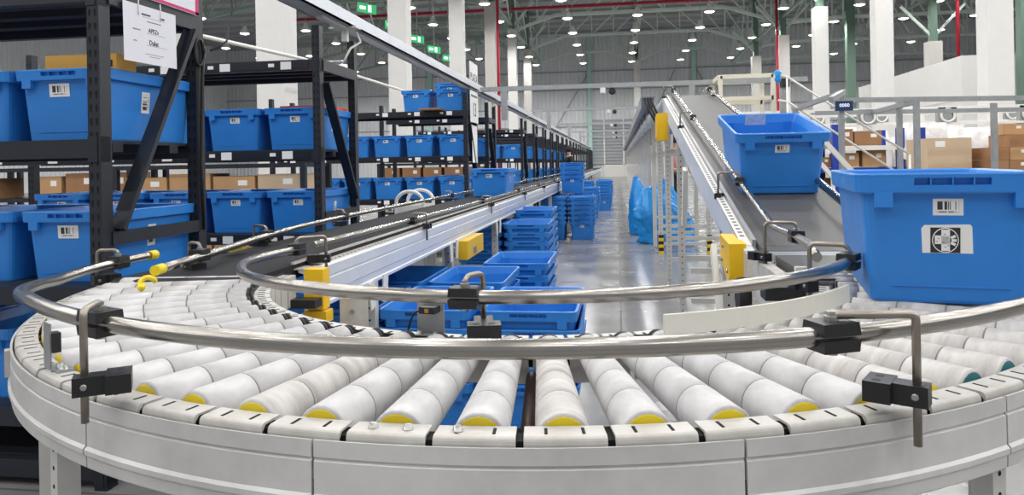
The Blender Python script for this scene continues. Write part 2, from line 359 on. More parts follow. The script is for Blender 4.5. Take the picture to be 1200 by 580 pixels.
# ================================================================== ROLLER BEND
CX, CY, ZT, ZRIM = -.2358, 2.0903, .862, .848
RI0, RI1, RO0, RO1 = .733, .772, 1.208, 1.247
def ring(R, deg, z=0.): a = R_(deg); return Vector((CX + R * math.sin(a), CY - R * math.cos(a), z))
bend = thing('roller_bend', 'white roller conveyor bend curving through the foreground in a half circle', 'conveyor', (CX, CY, 0))
def arc_ring(bm, prof, a0, a1, n):
    """sweep a closed (R,z) profile around the centre"""
    rows = []
    for i in range(n + 1):
        a = R_(a0 + (a1 - a0) * i / n)
        rows.append([bm.verts.new((r * math.sin(a), -r * math.cos(a), z)) for r, z in prof])
    k = len(prof)
    for A, B in zip(rows, rows[1:]):
        for j in range(k): bm.faces.new((A[j], A[(j + 1) % k], B[(j + 1) % k], B[j]))
    bm.faces.new(list(reversed(rows[0]))); bm.faces.new(rows[-1])
# rollers
def roller_mesh(material):
    bm = bmesh.new(); seg = 22; r0, r1 = .79, 1.202; rows = []
    rad = lambda R: .0355 * R / 1.2
    prof = [(r0, -.004), (r0 + .003, 0)]
    for g in (.835, .925, 1.015, 1.11): prof += [(g - .0018, 0), (g - .0014, -.0045), (g + .0014, -.0045), (g + .0018, 0)]
    prof += [(r1 - .004, 0), (r1 - .001, -.0015), (r1, -.005)]
    for R, d in prof:
        q = rad(R) + d
        rows.append([bm.verts.new((q * math.cos(2 * math.pi * k / seg), -R, -rad(R) + q * math.sin(2 * math.pi * k / seg))) for k in range(seg)])
    for A, B in zip(rows, rows[1:]):
        for k in range(seg): f = bm.faces.new((A[k], A[(k + 1) % seg], B[(k + 1) % seg], B[k])); f.smooth = True
    bm.faces.new(rows[0]); bm.faces.new(list(reversed(rows[-1])))
    me = mesh('roller', bm, material)
    return me
def joint_mesh():
    bm = bmesh.new()
    for g in (.835, .925, 1.015, 1.11):
        r = .0355 * g / 1.2; M = Matrix.Translation((0, -g, -r)) @ Matrix.Rotation(R_(90), 4, 'X')
        lathe(bm, [(r - .004, -.0013), (r - .0003, -.0012), (r - .0003, .0012), (r - .004, .0013)], 22, M, cap=False)
    return mesh('sleeve_joint', bm, mat('joint_grey', srgb(132, 128, 126), .7))
me_jt = joint_mesh()
me_ro = roller_mesh(m_roller); me_ro2 = roller_mesh(m_rollerdirty)
def capm(material):
    bm = bmesh.new(); M = Matrix.Translation((0, -1.2015, -.0355)) @ Matrix.Rotation(R_(90), 4, 'X')
    lathe(bm, [(.031, -.002), (.031, .0004), (.0295, .0012), (.012, .0014), (.010, .003)], 20, M); return mesh('end_cap', bm, material)
me_cy, me_ct = capm(m_yel), capm(m_teal)
bm = bmesh.new()
for yy in (.777, .786):
    M = Matrix.Translation((0, -yy, -.0235)) @ Matrix.Rotation(R_(90), 4, 'X'); lathe(bm, [(.018, -.003), (.0222, -.0025), (.0222, .0025), (.018, .003)], 14, M)
me_db = mesh('drive_band', bm, m_rubber)
bm = bmesh.new(); tube(bm, [(0, -.74, -.0225), (0, -.79, -.0225)], .006, 8); tube(bm, [(0, -1.2, -.035), (0, -1.23, -.035)], .006, 8); me_ax = mesh('axle', bm, m_rod)
for k in range(-18, 18):
    th = 2.8 + 5 * k
    if th < -87 or th > 88: continue
    o = ob('roller', me_ro2 if th > 30 or k in (-3, 1) else me_ro, bend, (0, 0, ZT), (0, 0, R_(th)))
    ob('end_cap', me_ct if th > 36 else me_cy, o); ob('drive_band', me_db, o); ob('sleeve_joint', me_jt, o, kind='stuff'); ob('axle', me_ax, o)
# outer channel segments
bm = bmesh.new(); g = .22
arc_ring(bm, [(RO0, ZRIM), (RO1 - .007, ZRIM), (RO1 - .004, ZRIM - .0008), (RO1 - .0018, ZRIM - .0022), (RO1 - .0006, ZRIM - .0045), (RO1, ZRIM - .008), (RO1, ZRIM - .06), (RO1 - .003, ZRIM - .06), (RO1 - .003, ZRIM - .01), (RO1 - .009, ZRIM - .003), (RO0, ZRIM - .003)], -2.5 + g, 2.5 - g, 3)
me_sg = mesh('rail_segment', bm, m_rim)
bm = bmesh.new()
for dd in (-1.05, 1.05):
    M = Matrix.Rotation(R_(dd), 4, 'Z'); box(bm, (-.002, -(RO0 + .007), ZRIM - .001), (.002, -(RO0 + .027), ZRIM + .0005), M)
me_sl = mesh('slot', bm, m_hole)
bm = bmesh.new(); lathe(bm, [(.007, 0), (.007, .001), (.0055, .001), (.0055, .006), (.003, .007)], 8); me_bt = mesh('bolt', bm, m_bolt)
for k in range(-18, 18):
    th = 2.8 + 5 * k
    o = ob('rail_segment', me_sg, bend, (0, 0, 0), (0, 0, R_(th)))
    if k in (-1,): offs = (-1.05, 1.05)
    elif k == 0: offs = (-1.05,)
    elif k == -6: offs = (-.9, .9)
    else: offs = ()
    if len(offs) < 2 : ob('slot', me_sl, o, kind='stuff')
    for d in offs:
        p = Vector((0, -(RO0 + .018), ZRIM)); p.rotate(Matrix.Rotation(R_(d), 3, 'Z')); ob('bolt', me_bt, o, p)
# dark inner backing behind the segment gaps
bmo('backing_ring', lambda bm: arc_ring(bm, [(RO0 + .006, ZRIM - .006), (RO1 - .006, ZRIM - .006), (RO1 - .006, ZRIM - .1), (RO1 - .012, ZRIM - .1), (RO1 - .012, ZRIM - .012), (RO0 + .006, ZRIM - .012)], -90, 90, 60), m_hole, bend)
# skirt panels
js = [-90, -66.5, -46, -25.2, -6.4, 17.6, 37.2, 58, 79, 90]
for a, b in zip(js, js[1:]):
    n = max(4, int((b - a) / 2)); e = .08
    q = RO1 + .003
    pr = [(q, .838), (q + .004, .8385), (q + .004, .818), (q + .001, .816), (q + .001, .8145), (q + .004, .8125), (q + .0045, .773), (q + .0085, .769), (q + .0085, .762), (q + .0045, .757), (q + .004, .742), (q + .001, .739), (q, .745)]
    bmo('skirt_panel', lambda bm: arc_ring(bm, pr, a + e, b - e, n), m_skirt, bend)
bmo('skirt_clip', lambda bm: box(bm, (-.012, -.012, .78), (.012, 0, .83)), m_rim, bend, .003, loc=(ring(RO1 + .004, -48) - Vector((CX, CY, 0))), rot=(0, 0, R_(-48)))
# inner channel
bm = bmesh.new()
arc_ring(bm, [(RI0, ZRIM), (RI1, ZRIM), (RI1, ZRIM - .05), (RI1 - .003, ZRIM - .05), (RI1 - .003, ZRIM - .003), (RI0 + .003, ZRIM - .003), (RI0 + .003, ZRIM - .09), (RI0, ZRIM - .09)], -2.5 + .3, 2.5 - .3, 3); me_is = mesh('rail_segment', bm, m_rim)
bm = bmesh.new()
for dd in (-1.05, 1.05):
    M = Matrix.Rotation(R_(dd), 4, 'Z'); box(bm, (-.003, -(RI0 + .012), ZRIM - .001), (.003, -(RI0 + .03), ZRIM + .0006), M)
me_isl = mesh('slot', bm, m_hole)
for k in range(-18, 18):
    o = ob('rail_segment', me_is, bend, (0, 0, 0), (0, 0, R_(2.8 + 5 * k))); ob('slot', me_isl, o, kind='stuff')
bmo('edge_strip', lambda bm: arc_ring(bm, [(RI1 + .001, ZRIM + .004), (RI1 + .005, ZRIM + .004), (RI1 + .005, ZRIM - .03), (RI1 + .001, ZRIM - .03)], -90, 90, 70), m_rubber, bend)
bmo('backing_ring', lambda bm: arc_ring(bm, [(RI0 + .006, ZRIM - .006), (RI1 - .006, ZRIM - .006), (RI1 - .006, ZRIM - .05), (RI0 + .006, ZRIM - .05)], -90, 90, 60), m_hole, bend)
# cross member seen between rollers, support legs
for th in (5.4, -40, 50, -75, 75):
    bmo('cross_member', lambda bm: tube(bm, [ring(.75, th, .775) - Vector((CX, CY, 0)), ring(1.235, th, .775) - Vector((CX, CY, 0))], .011, 10), mat('brown_steel', srgb(70, 48, 40), .5), bend)
bmo('chain_guard', lambda bm: arc_ring(bm, [(.93, .745), (.96, .745), (.96, .73), (.93, .73)], -88, 88, 40), m_rubber, bend)
def perf_leg(parent, u, v, z0, z1, w=.04, foot=True, holes=True, name='leg', step=.05, material=None, rz=0., side=True):
    o = boxo(name, (-w / 2, -w / 2, z0), (w / 2, w / 2, z1), material or m_leg, parent, loc=(u, v, 0), rot=(0, 0, rz))
    if holes:
        def hs(bm):
            z = z0 + .04
            while z < z1 - .02:
                lathe(bm, [(w * .11, -.0005), (w * .11, .0008)], 6, Matrix.Translation((0, -w / 2, z)) @ Matrix.Rotation(R_(90), 4, 'X'))
                if side: lathe(bm, [(w * .11, -.0005), (w * .11, .0008)], 6, Matrix.Translation((-w / 2, 0, z)) @ Matrix.Rotation(R_(-90), 4, 'Y'))
                z += step
        bmo('hole_row', hs, m_hole, o, kind='stuff')
    if foot: bmo('levelling_foot', lambda bm: lathe(bm, [(.035, 0), (.035, .006), (.012, .014), (.008, .018), (.008, z0 + .01)], 10), m_bolt, o)
    return o
for th, R in ((-33.5, 1.215), (38.2, 1.215), (-60, 1.215), (62, 1.215), (3, 1.2), (-40, .78), (40, .78), (-75, .78)):
    p = ring(R, th) - Vector((CX, CY, 0)); perf_leg(bend, p.x, p.y, .05, .79, .034, step=.03, rz=R_(th), side=False)
# small steel plates and sensors on the inner rail
def plate(th, w, h, lab):
    t = thing('sensor_plate', lab, 'sensor', ring(.744, th, ZRIM), (0, 0, R_(th)))
    boxo('plate', (-w / 2, -.004, 0), (w / 2, -.001, h), m_galv, t, .001); boxo('foot', (-w / 2, -.03, 0), (w / 2, -.001, .003), m_galv, t)
    boxo('sensor', (-.012, -.03, h * .72), (.02, -.004, h * .92), m_black, t, .003); boxo('lens', (.0, -.031, h * .76), (.008, -.029, h * .88), m_amber, t)
    for dx in (-.3, .3): ob('bolt', me_bt, t, (dx * w, -.018, .003))
    bmo('cable', lambda bm: tube(bm, [(-.012, -.02, h * .8), (-.025, -.022, h * .72), (-.033, -.024, h * .45), (-.04, -.026, 0)], .002, 6), m_rubber, t)
plate(-9.5, .055, .062, 'small steel sensor plate on the inner rail left of the clamp')
t = thing('sensor_plate', 'upright steel bracket with black sensor at the left rim', 'sensor', ring(1.232, -34.5, ZRIM), (0, 0, R_(-34.5)))
boxo('plate', (-.016, -.0015, 0), (.016, .0015, .075), m_galv, t, .001); boxo('foot', (-.016, .0, 0), (.05, .026, .003), m_galv, t); boxo('sensor', (.0, .0015, .028), (.022, .014, .06), m_black, t, .002)
for dx in (.022, .04): ob('bolt', me_bt, t, (dx, .012, .003))

# ------------------------------------------------------------------ guide rails with clamps
RAILZ, RAILZ2 = .950, .936
def bracket(parent, cl_, drop, zmount, rod_top=.024, zbot=None, along=0., mscale=1., mount_dir=None, nomount=False, cs=1.):
    """clamp round the rail at cl_, bent rod to drop (x,y), black mount block at zmount"""
    c = Vector(cl_); d = Vector((drop[0], drop[1], c.z)); hz = (d - c); hl = hz.length; hd = hz.normalized() if hl > 1e-4 else Vector((1, 0, 0))
    b = thing('tmp', '', ''); b.name = 'rail_bracket'; del b['label']; del b['category']; b.parent = parent; b.location = c
    rz = Matrix.Rotation(along, 4, 'Z'); w, l, h = .021 * cs, .027 * cs, .012 * cs
    def half(bm, s):
        z0, z1 = (.0025, h + .006) if s > 0 else (-h - .006, -.0025)
        vs = box(bm, (-l, -w, z0), (l, w, z1))
        for v in vs:
            if (v.co.z > 0) == (s > 0) and abs(v.co.z) > .005: v.co.x *= .94; v.co.y *= .94
            v.co = rz @ v.co
    bmo('clamp_half', lambda bm: half(bm, 1), m_black, b, .003); bmo('clamp_half', lambda bm: half(bm, -1), m_black, b, .003)
    bmo('nut', lambda bm: lathe(bm, [(.009 * cs, h + .006), (.009 * cs, h + .012), (.006 * cs, h + .013), (.006 * cs, h + .018)], 6, smooth=False), m_bolt, b)
    bmo('lower_nut', lambda bm: lathe(bm, [(.0075 * cs, -h - .012), (.0075 * cs, -h - .006)], 8), m_bolt, b)
    top = h + rod_top; r = min(.014, hl * .4, rod_top * .6); pts = [(0, 0, h)]
    zb = (zbot if zbot is not None else zmount - .06) - c.z
    for i in range(5): a = R_(90 * i / 4); pts.append(Vector((0, 0, top - r)) + hd * (r - r * math.cos(a)) + Vector((0, 0, r * math.sin(a))))
    for i in range(5): a = R_(90 * i / 4); pts.append(hd * (hl - r + r * math.sin(a)) + Vector((0, 0, top - r + r * math.cos(a))))
    pts.append(hd * hl + Vector((0, 0, zb)))
    bmo('bent_rod', lambda bm: tube(bm, pts, .0052 * cs, 10), m_rod, b)
    if not nomount:
        md = Vector(mount_dir).normalized() if mount_dir else -hd
        sd = Vector((-md.y, md.x, 0)); M = Matrix((md, sd, Vector((0, 0, 1)))).transposed().to_4x4(); M.translation = hd * hl + Vector((0, 0, zmount - c.z))
        def blk(bm):
            box(bm, (-.014 * mscale, -.014 * mscale, -.013 * mscale), (.034 * mscale, .014 * mscale, .013 * mscale), M)
            box(bm, (.026 * mscale, -.024 * mscale, -.0125 * mscale), (.058 * mscale, .024 * mscale, .0135 * mscale), M)
        mo = bmo('mount_block', blk, m_black, b, .0045)
        def holes(bm):
            for s in (-.011, .011): lathe(bm, [(.0055 * mscale, .0132 * mscale), (.0055 * mscale, .0139 * mscale)], 10, M @ Matrix.Translation((.044 * mscale, s * mscale, 0)))
        bmo('bolt_hole', holes, m_rubber, mo)
        bmo('clamp_screw', lambda bm: [lathe(bm, [(.0045 * mscale, -.001), (.0045 * mscale, .0025), (.003 * mscale, .003)], 8, M @ Matrix.Translation((0, s * .014 * mscale, 0)) @ Matrix.Rotation(-s * R_(90), 4, 'X')) for s in (-1, 1)], m_bolt, mo)
    return b
def railz(th):
    return RAILZ if th > -40 else RAILZ - .048 * min(1, (-40 - th) / 28)
og = thing('guide_rail', 'bent steel guide rail along the outer rim of the roller bend', 'guide rail', (0, 0, 0))
op = [ring(1.236, th, railz(th)) for th in range(-92, 62, 2)]
op += [ring(1.236, th, RAILZ) for th in range(62, 90, 2)]
bmo('tube', lambda bm: tube(bm, op, .0125, 14), m_steel, og)
bmo('yellow_end_tape', lambda bm: tube(bm, [op[0] + Vector((0, .012, 0)), op[0] + Vector((0, -.022, 0))], .0145, 12), m_yel, og)
pr = ring(1.272, 28.0); bracket(og, ring(1.236, 23.6, RAILZ), (pr.x, pr.y), .876, zbot=.812, rod_top=.013, along=R_(23.6), mount_dir=ring(1, 22) - ring(1.4, 34))
pl = ring(1.285, -22.6); bracket(og, ring(1.236, -24.8, RAILZ), (pl.x, pl.y), .878, zbot=.826, rod_top=.018, along=R_(-24.8), mount_dir=(.75, .5, 0))
pb = ring(1.30, -84); bracket(og, ring(1.236, -84, railz(-84)), (pb.x, pb.y), .85, along=R_(-84), mount_dir=(.6, 1, 0))
ig = thing('guide_rail', 'bent steel guide rail along the inner rim of the roller bend', 'guide rail', (0, 0, 0))
def lerp_left(th, a, b, t0, t1): return a + (b - a) * min(1, max(0, (t0 - th) / (t0 - t1)))
ip = [Vector((-1.052, 2.32, .903)), Vector((-1.046, 2.24, .905)), Vector((-1.040, 2.15, .908))] + [ring(lerp_left(th, .822, .800, -28, -60), th, lerp_left(th, RAILZ2, .911, -28, -88)) for th in range(-90, 68, 2)]
bmo('tube', lambda bm: tube(bm, ip, .0125, 14), m_steel, ig)
pi = ring(.775, -1.0); bracket(ig, ring(.822, -2.6, RAILZ2), (pi.x, pi.y), .874, zbot=.85, along=R_(-2.6), mount_dir=(.1, -.5, 0), mscale=1.25)
bracket(ig, (-1.046, 2.26, .905), (-.975, 2.33, 0), .866, zbot=.81, along=R_(90), mount_dir=(-1, -.25, 0))
e = ip[-1]; bracket(ig, (e.x, e.y, e.z), (e.x - .075, e.y + .04, 0), .872, along=R_(60), mount_dir=(-.3, 1, 0))
# white plastic guard board on the right inner side
gb = bmo('guard_board', lambda bm: arc_ring(bm, [(.842, .866), (.842, .902), (.849, .902), (.849, .866)], 21.5, 57.5, 18), mat('board_white', srgb(226, 224, 214), .45, noise=.05, scale=8), None, loc=(CX, CY, 0))
tag(gb, 'curved off-white plastic guard board at the inner right of the roller bend', 'guard board')

# ================================================================== BINS
BA, BB, BH = .2, .3, .275
def bin_ring(a, b, r, z, slot=0., n=4):
    P = []
    for cx, cy, s in ((a - r, b - r, 0), (-a + r, b - r, 90), (-a + r, -b + r, 180), (a - r, -b + r, 270)):
        for i in range(n): t = R_(s + 90 * i / (n - 1)); P.append((cx + r * math.cos(t), cy + r * math.sin(t), z))
        if s == 0: P += [(x, b - (slot if abs(x) < .0745 else 0), z) for x in (.075, .074, -.074, -.075)]
        if s == 180: P += [(x, -b + (slot if abs(x) < .0745 else 0), z) for x in (-.075, -.074, .074, .075)]
    return P
def bin_mesh(detail=True):
    bm = bmesh.new()
    prof = [(.040, .0, 0), (.038, .006, 0), (.021, .228, 0), (.019, .232, 0), (.004, .233, 0), (.003, .236, 0)]
    if detail: prof += [(.002, .2495, 0), (.002, .25, .014), (.001, .264, .014), (.001, .2645, 0)]
    prof += [(.0, .2715, 0), (.002, .275, 0), (.008, .275, 0), (.013, .271, 0), (.024, .232, 0), (.046, .012, 0), (.05, .008, 0)]
    rows = [[bm.verts.new(p) for p in bin_ring(BA - i, BB - i, max(.012, .03 - i * .3), z, s, 4 if detail else 2)] for i, z, s in prof]
    for A, B in zip(rows, rows[1:]):
        k = len(A)
        for j in range(k): bm.faces.new((A[j], A[(j + 1) % k], B[(j + 1) % k], B[j]))
    bm.faces.new(list(reversed(rows[0]))); bm.faces.new(rows[-1])
    if not detail:
        for sy in (-1, 1):
            for x in (-.137, .137): box(bm, (x - .02, sy * .285 - .014, .203), (x + .02, sy * .285 + .014, .24))
    return mesh('bin_body', bm, m_blue, 0)
me_body, me_bodylow = bin_mesh(True), bin_mesh(False)
def clip_mesh():
    bm = bmesh.new(); box(bm, (-.019, -.3, .203), (.019, -.272, .236)); return mesh('clip', bm, m_blue, .002)
me_clip = clip_mesh()
def panel_mesh():
    bm = bmesh.new(); y = lambda z: -(BB - (.038 - .0766 * (z - .006)))
    for z in (.034,): box(bm, (-.115, y(z) - .0022, z), (.115, y(z) + .003, z + .003))
    return mesh('panel_ridge', bm, m_blue)
me_ridge = panel_mesh()
bm = bmesh.new(); box(bm, (-.03, -.0008, -.0175), (.03, .0004, .0175)); me_label = mesh('barcode_label', bm, m_bar)
bm = bmesh.new()
for x in (-.042, 0.001, .042): box(bm, (x - .0012, -.2985, .2495), (x + .0012, -.286, .2645))
me_rib = mesh('handle_rib', bm, m_blue)
def make_bin(loc, rz=0., label='', group=None, lvl=2, side=False, rx=0., front=True, lx=0., s=1., ls=1.):
    t = thing('storage_bin', label, 'bin', loc, (rx, 0, rz), group)
    if s != 1.: t.scale = (s, s, s)
    ob('bin_body', me_body if lvl else me_bodylow, t)
    if lvl:
        for q in (0, math.pi):
            for x in (-.137, .137):
                ob('clip', me_clip, t, (x if q == 0 else -x, 0, 0), (0, 0, q))
            if lvl > 1: ob('handle_rib', me_rib, t, (0, 0, 0), (0, 0, q), kind='stuff')
        ob('panel_ridge', me_ridge, t)
    if front: ob('barcode_label', me_label, t, (lx, -(BB - .0232 - .0766 * .0175 * (1 - ls)), .203 + .0175 * (1 - ls)), (R_(4.4), 0, 0)).scale = (ls, 1, ls)
    if side:
        o = ob('barcode_label', me_label, t)
        # label turned upright on the long side: local x -> up, local z -> along the side, local -y -> outward
        R3 = Matrix((Vector((0, 0, 1)), Vector((-1, 0, 0)), Vector((0, -1, 0)))).transposed().to_4x4()
        o.matrix_basis = Matrix.Translation((BA - .0265, -.03, .16)) @ Matrix.Rotation(R_(4.4), 4, 'Y') @ R3 @ Matrix.Diagonal((ls, 1, ls, 1))
    return t

# the two bins travelling on the right
big = make_bin((.733, 1.902, ZT), R_(-11), 'large blue bin with round mark label riding the rollers at the right edge', None, 2)
big.scale = (.93, 1, 1)
for ch in list(big.children):
    if ch.name.startswith('barcode_label'): ch.location.x = -.005
def mark_label():
    y = -(BB - .0288); t = Matrix.Rotation(R_(-4.4), 4, 'X')
    def sheet(bm):
        P = [(-.048, -.030), (.052, -.030), (.050, .026), (.046, .031), (-.044, .029), (-.050, .022)]
        A = [bm.verts.new((p[0], 0, p[1])) for p in P]; B = [bm.verts.new((p[0], .0008, p[1])) for p in P]
        bm.faces.new(A); bm.faces.new(list(reversed(B)))
        for i in range(6): bm.faces.new((A[i], B[i], B[(i + 1) % 6], A[(i + 1) % 6]))
    o = bmo('mark_label', sheet, m_tape, big, loc=(-.008, y - .0012, .136), rot=(R_(4.4), 0, 0))
    boxo('print_square', (-.032, -.0006, -.029), (.027, 0, .024), m_ink, o)
    def disc(bm, cx, cz, r, y_, n=28):
        f = [bm.verts.new((cx + r * math.cos(2 * math.pi * i / n), y_, cz + r * math.sin(2 * math.pi * i / n))) for i in range(n)]; bm.faces.new(f)
    c = (-.0025, -.0025)
    bmo('print_ring', lambda bm: disc(bm, *c, .0265, -.0009), m_tape, o); bmo('print_disc', lambda bm: disc(bm, *c, .0245, -.0011), m_ink, o)
    def cross(bm):
        box(bm, (c[0] - .008, -.0014, c[1] - .0225), (c[0] + .009, -.0012, c[1] + .0225)); box(bm, (c[0] - .021, -.0014, c[1] - .008), (c[0] + .008, -.0012, c[1] + .010))
        for a in (-25, 0, 25):
            M = Matrix.Translation((c[0], 0, c[1])) @ Matrix.Rotation(R_(a), 4, 'Y'); box(bm, (.012, -.0014, -.0028), (.022, -.0012, .0028), M)
    bmo('print_cross', cross, m_tape, o)
    bmo('print_mottle', lambda bm: [box(bm, (c[0] + x, -.0016, c[1] + z), (c[0] + x + .004, -.0014, c[1] + z + .0015)) for x, z in ((-.016, .003), (-.006, -.005), (.001, .004), (-.002, -.015), (.004, -.012), (-.019, -.003), (-.003, .012))], m_greyink, o)
mark_label()
ZB = lambda v: .862 if v < 2.72 else .862 + .207 * (v - 2.72)
SL = math.atan(.207)
ib = make_bin((.722, 3.45 + .26 * math.cos(SL), ZB(3.45 + .26) + .004), 0, 'blue bin riding up the grey inclined belt', None, 2, rx=SL, s=1.03)
bmo('taped_note', lambda bm: box(bm, (-.055, -.0005, -.05), (.045, .0005, .04)), mat('clear_note', srgb(190, 205, 225), .3, noise=.35, scale=40), ib, loc=(-.01, BB - .026, .235), rot=(R_(6), 0, 0))
make_bin((-1.225, 6.85 + .3, ZT + .004), 0, 'blue bin riding the left flat belt conveyor', None, 2, side=True, s=.97)

# ================================================================== RACKS
LEV = [.29, .745, 1.29, 1.865]
UE = -1.87
bm = bmesh.new(); box(bm, (-.05, 0, 0), (0, .06, 2.08)); box(bm, (-.05, 0, 0), (-.047, .001, 2.08)); me_post = mesh('post', bm, m_navy, .004)
def holes_mesh():
    bm = bmesh.new(); z = .1
    while z < 2.04:
        for x in (-.0375, -.0145):
            box(bm, (x - .004, -.0012, z), (x + .004, .001, z + .016)); box(bm, (x - .0022, -.0012, z - .010), (x + .0022, .001, z))
        z += .05
    return mesh('keyhole_row', bm, m_hole)
me_keys = holes_mesh()
bm = bmesh.new(); box(bm, (-.048, -.001, 0), (.0, .052, .095)); box(bm, (-.05, -.004, .0), (-.012, .002, .095)); me_conn = mesh('connector', bm, m_navy, .002)
BAYS = {}
def beam_mesh(L):
    if L not in BAYS:
        bm = bmesh.new(); box(bm, (-L, 0, -.068), (0, .04, 0)); b1 = mesh('beam', bm, m_navy, .004)
        bm = bmesh.new(); box(bm, (-L, 0, -.012), (0, .60, 0)); 
        for y in (.12, .3, .48): box(bm, (-L, y - .03, -.045), (0, y + .03, -.012))
        b2 = mesh('shelf_deck', bm, m_deck)
        bm = bmesh.new(); box(bm, (-L + .03, -.004, -.056), (-.03, 0, -.012)); b3 = mesh('label_strip', bm, mat('strip_dark', srgb(30, 32, 40), .3))
        BAYS[L] = (b1, b2, b3)
    return BAYS[L]
bm = bmesh.new(); box(bm, (-.036, -.001, -.026), (.036, 0, .024)); me_tag = mesh('shelf_tag', bm, m_tape)
bm = bmesh.new(); box(bm, (-.02, -.001, -.01), (.02, 0, .012)); me_tag2 = mesh('shelf_tag', bm, m_tape)
def rack(v, L, idx, levels=LEV, diag=(1, 2.0, .78), near=True, ue=UE, tags=True, strip=True, braces=(.82,)):
    nm = ORD[idx]
    t = thing('storage_rack', 'black steel rack beside the left conveyor, %s rack from the camera' % nm, 'rack', (ue, v, 0), group='black steel racks')
    for x in (0, -L):
        for y in (0, .62):
            o = ob('post', me_post, t, (x, y, 0))
            if near: ob('keyhole_row', me_keys, o, kind='stuff')
    b1, b2, b3 = beam_mesh(L - .1)
    for z in levels:
        for y in (.01, .63):
            b = ob('beam', b1, t, (-.05, y, z))
            if near and y < .1: ob('connector', me_conn, t, (0, 0, z - .085))
            if near and y < .1 and strip:
                ob('label_strip', b3, b)
                for k in range(int(L / .42)):
                    ob('shelf_tag', me_tag, b, (-.18 - .42 * k, -.005, -.034)); ob('shelf_tag', me_tag2, b, (-.28 - .42 * k, -.005, -.032))
        ob('shelf_deck', b2, t, (-.05, .04, z))
    if near:
        d, za, zb = diag
        y0, y1 = (.58, .08) if d > 0 else (.08, .58)
        bmo('diagonal_brace', lambda bm: bar(bm, (.002, y0, za), (.002, y1, zb), .02, .062, (1, 0, 0)), m_navy, t, .003)
        for zz in braces: bmo('side_brace', lambda bm: box(bm, (-.012, .05, zz - .025), (.006, .63, zz + .025)), m_navy, t, .002)
        for zz in (1.83,): bmo('side_brace', lambda bm: box(bm, (-.012, .05, zz - .035), (.006, .63, zz + .035)), m_navy, t, .002)
    return t
LVN = ['lowest', 'second', 'third', 'top']
def fill(v, idx, spec, lvl, pitch=.425, ue=UE, x0=.228, side=True, ls=1.1):
    """spec: {level: [slots]}"""
    for L, slots in spec.items():
        for k in slots:
            y = v + .075 + .3 + random.uniform(0, .01)
            pos = 'nearest the conveyor' if k == 0 else '%s from the conveyor' % ORD[k]
            make_bin((ue - x0 - pitch * k + random.uniform(-.008, .008), y, LEV[L] + .001), R_(random.uniform(-.8, .8)), 'blue bin on the %s shelf of the %s rack, %s' % (LVN[L], ORD[idx], pos), 'blue bins on the racks', lvl, side=side and k == 0, lx=random.uniform(-.02, .02), ls=ls)
rack(2.42, 2.6, 0, diag=(1, 1.79, .95), strip=False, braces=(.92, .35), levels=[.1] + LEV); fill(2.42, 0, {0: range(4), 1: range(4), 2: range(4)}, 2, ls=1.45)  # extra low shelf added: its dark deck stands in for shade under the rack
rack(4.42, 2.6, 1, diag=(-1, 1.72, .95), braces=(.86, .3)); fill(4.42, 1, {0: range(4), 1: range(5), 2: range(3)}, 2)
rack(9.0, 2.6, 2, diag=(-1, 1.7, .9), strip=True); fill(9.0, 2, {1: range(5), 2: range(4)}, 1); fill(9.0, 2, {3: (0, 1)}, 1, x0=.24, pitch=.44)
make_bin((UE - .24, 9.375, LEV[3] + .078), 0, 'blue bin nested in the corner bin on top of the third rack', 'blue bins on the racks', 1)
vs = [10.5, 14.4, 16.5, 18.6, 20.7, 22.8, 24.9, 27.0, 29.1, 31.2, 33.3, 35.4, 37.5, 39.6, 41.7, 44, 46, 48, 50, 52, 54]
for i, v in enumerate(vs):
    n = i < 3
    rack(v, 2.2 if i else 1.6, i + 3, near=n, diag=(-1, 1.7, .9), strip=n)
    if i < 8: fill(v, i + 3, {1: range(2), 2: range(2)}, 1 if i < 2 else 0, side=False)
# loose things on the racks
t = thing('envelope_box', 'orange padded carton lying on the bin of the nearest rack', 'box', (-2.075, 2.64, LEV[2] + BH + .002), (0, 0, R_(1)))
boxo('carton', (-.152, -.06, 0), (.152, .06, .062), m_orange, t, .004); boxo('print_mark', (.115, -.0615, .012), (.135, -.06, .038), m_ink, t)
o = boxo('lid_tray', (-.16, -.2, 0), (.16, .2, .022), m_redor, None, .006, loc=(UE - .22, 4.84, LEV[2] + BH + .002)); tag(o, 'orange-red plastic lid on the bin of the second rack', 'lid')
o = boxo('cardboard_sheet', (-.13, -.16, 0), (.13, .16, .02), m_card3, None, loc=(UE - .45, 8.98, LEV[3] + .002)); tag(o, 'brown cardboard flap at the front of the third rack top shelf', 'cardboard')
# paper sheets on the first rack end
def paper(v, z, w, h, tilt, lab, u=UE + .016):
    t = thing('paper_sheet', lab, 'paper', (u, v, z), (0, 0, R_(90)))
    o = boxo('sheet', (-w / 2, -.001, -h / 2), (w / 2, .0, h / 2), m_paper, t, rot=(0, R_(tilt), 0)); return t, o
t, o = paper(2.70, 1.712, .335, .228, -1.0, 'white printed sheet with handwriting hung on the first rack end frame')
def ln(x, z, w, h=.002, m_=m_greyink): boxo('print_line', (x - w / 2, -.0016, z - h / 2), (x + w / 2, -.001, z + h / 2), m_, o)
ln(-.03, .08, .055, .006, m_ink); ln(.075, .08, .03, .006, m_ink); ln(.02, .07, .14, .001); ln(.02, .055, .09, .004); ln(-.09, .015, .045, .004); ln(-.1, -.03, .02, .004)
ln(.035, .008, .12, .001); ln(.035, -.04, .13, .001); ln(.02, -.075, .12, .002); ln(.02, -.084, .07, .002)
ob('lettering', textmesh('APEZs', .024, m_ink), o, (.015, -.0018, .02), (R_(90), 0, 0)); ob('lettering', textmesh('Dalat', .028, m_ink), o, (.015, -.0018, -.028), (R_(90), 0, 0))
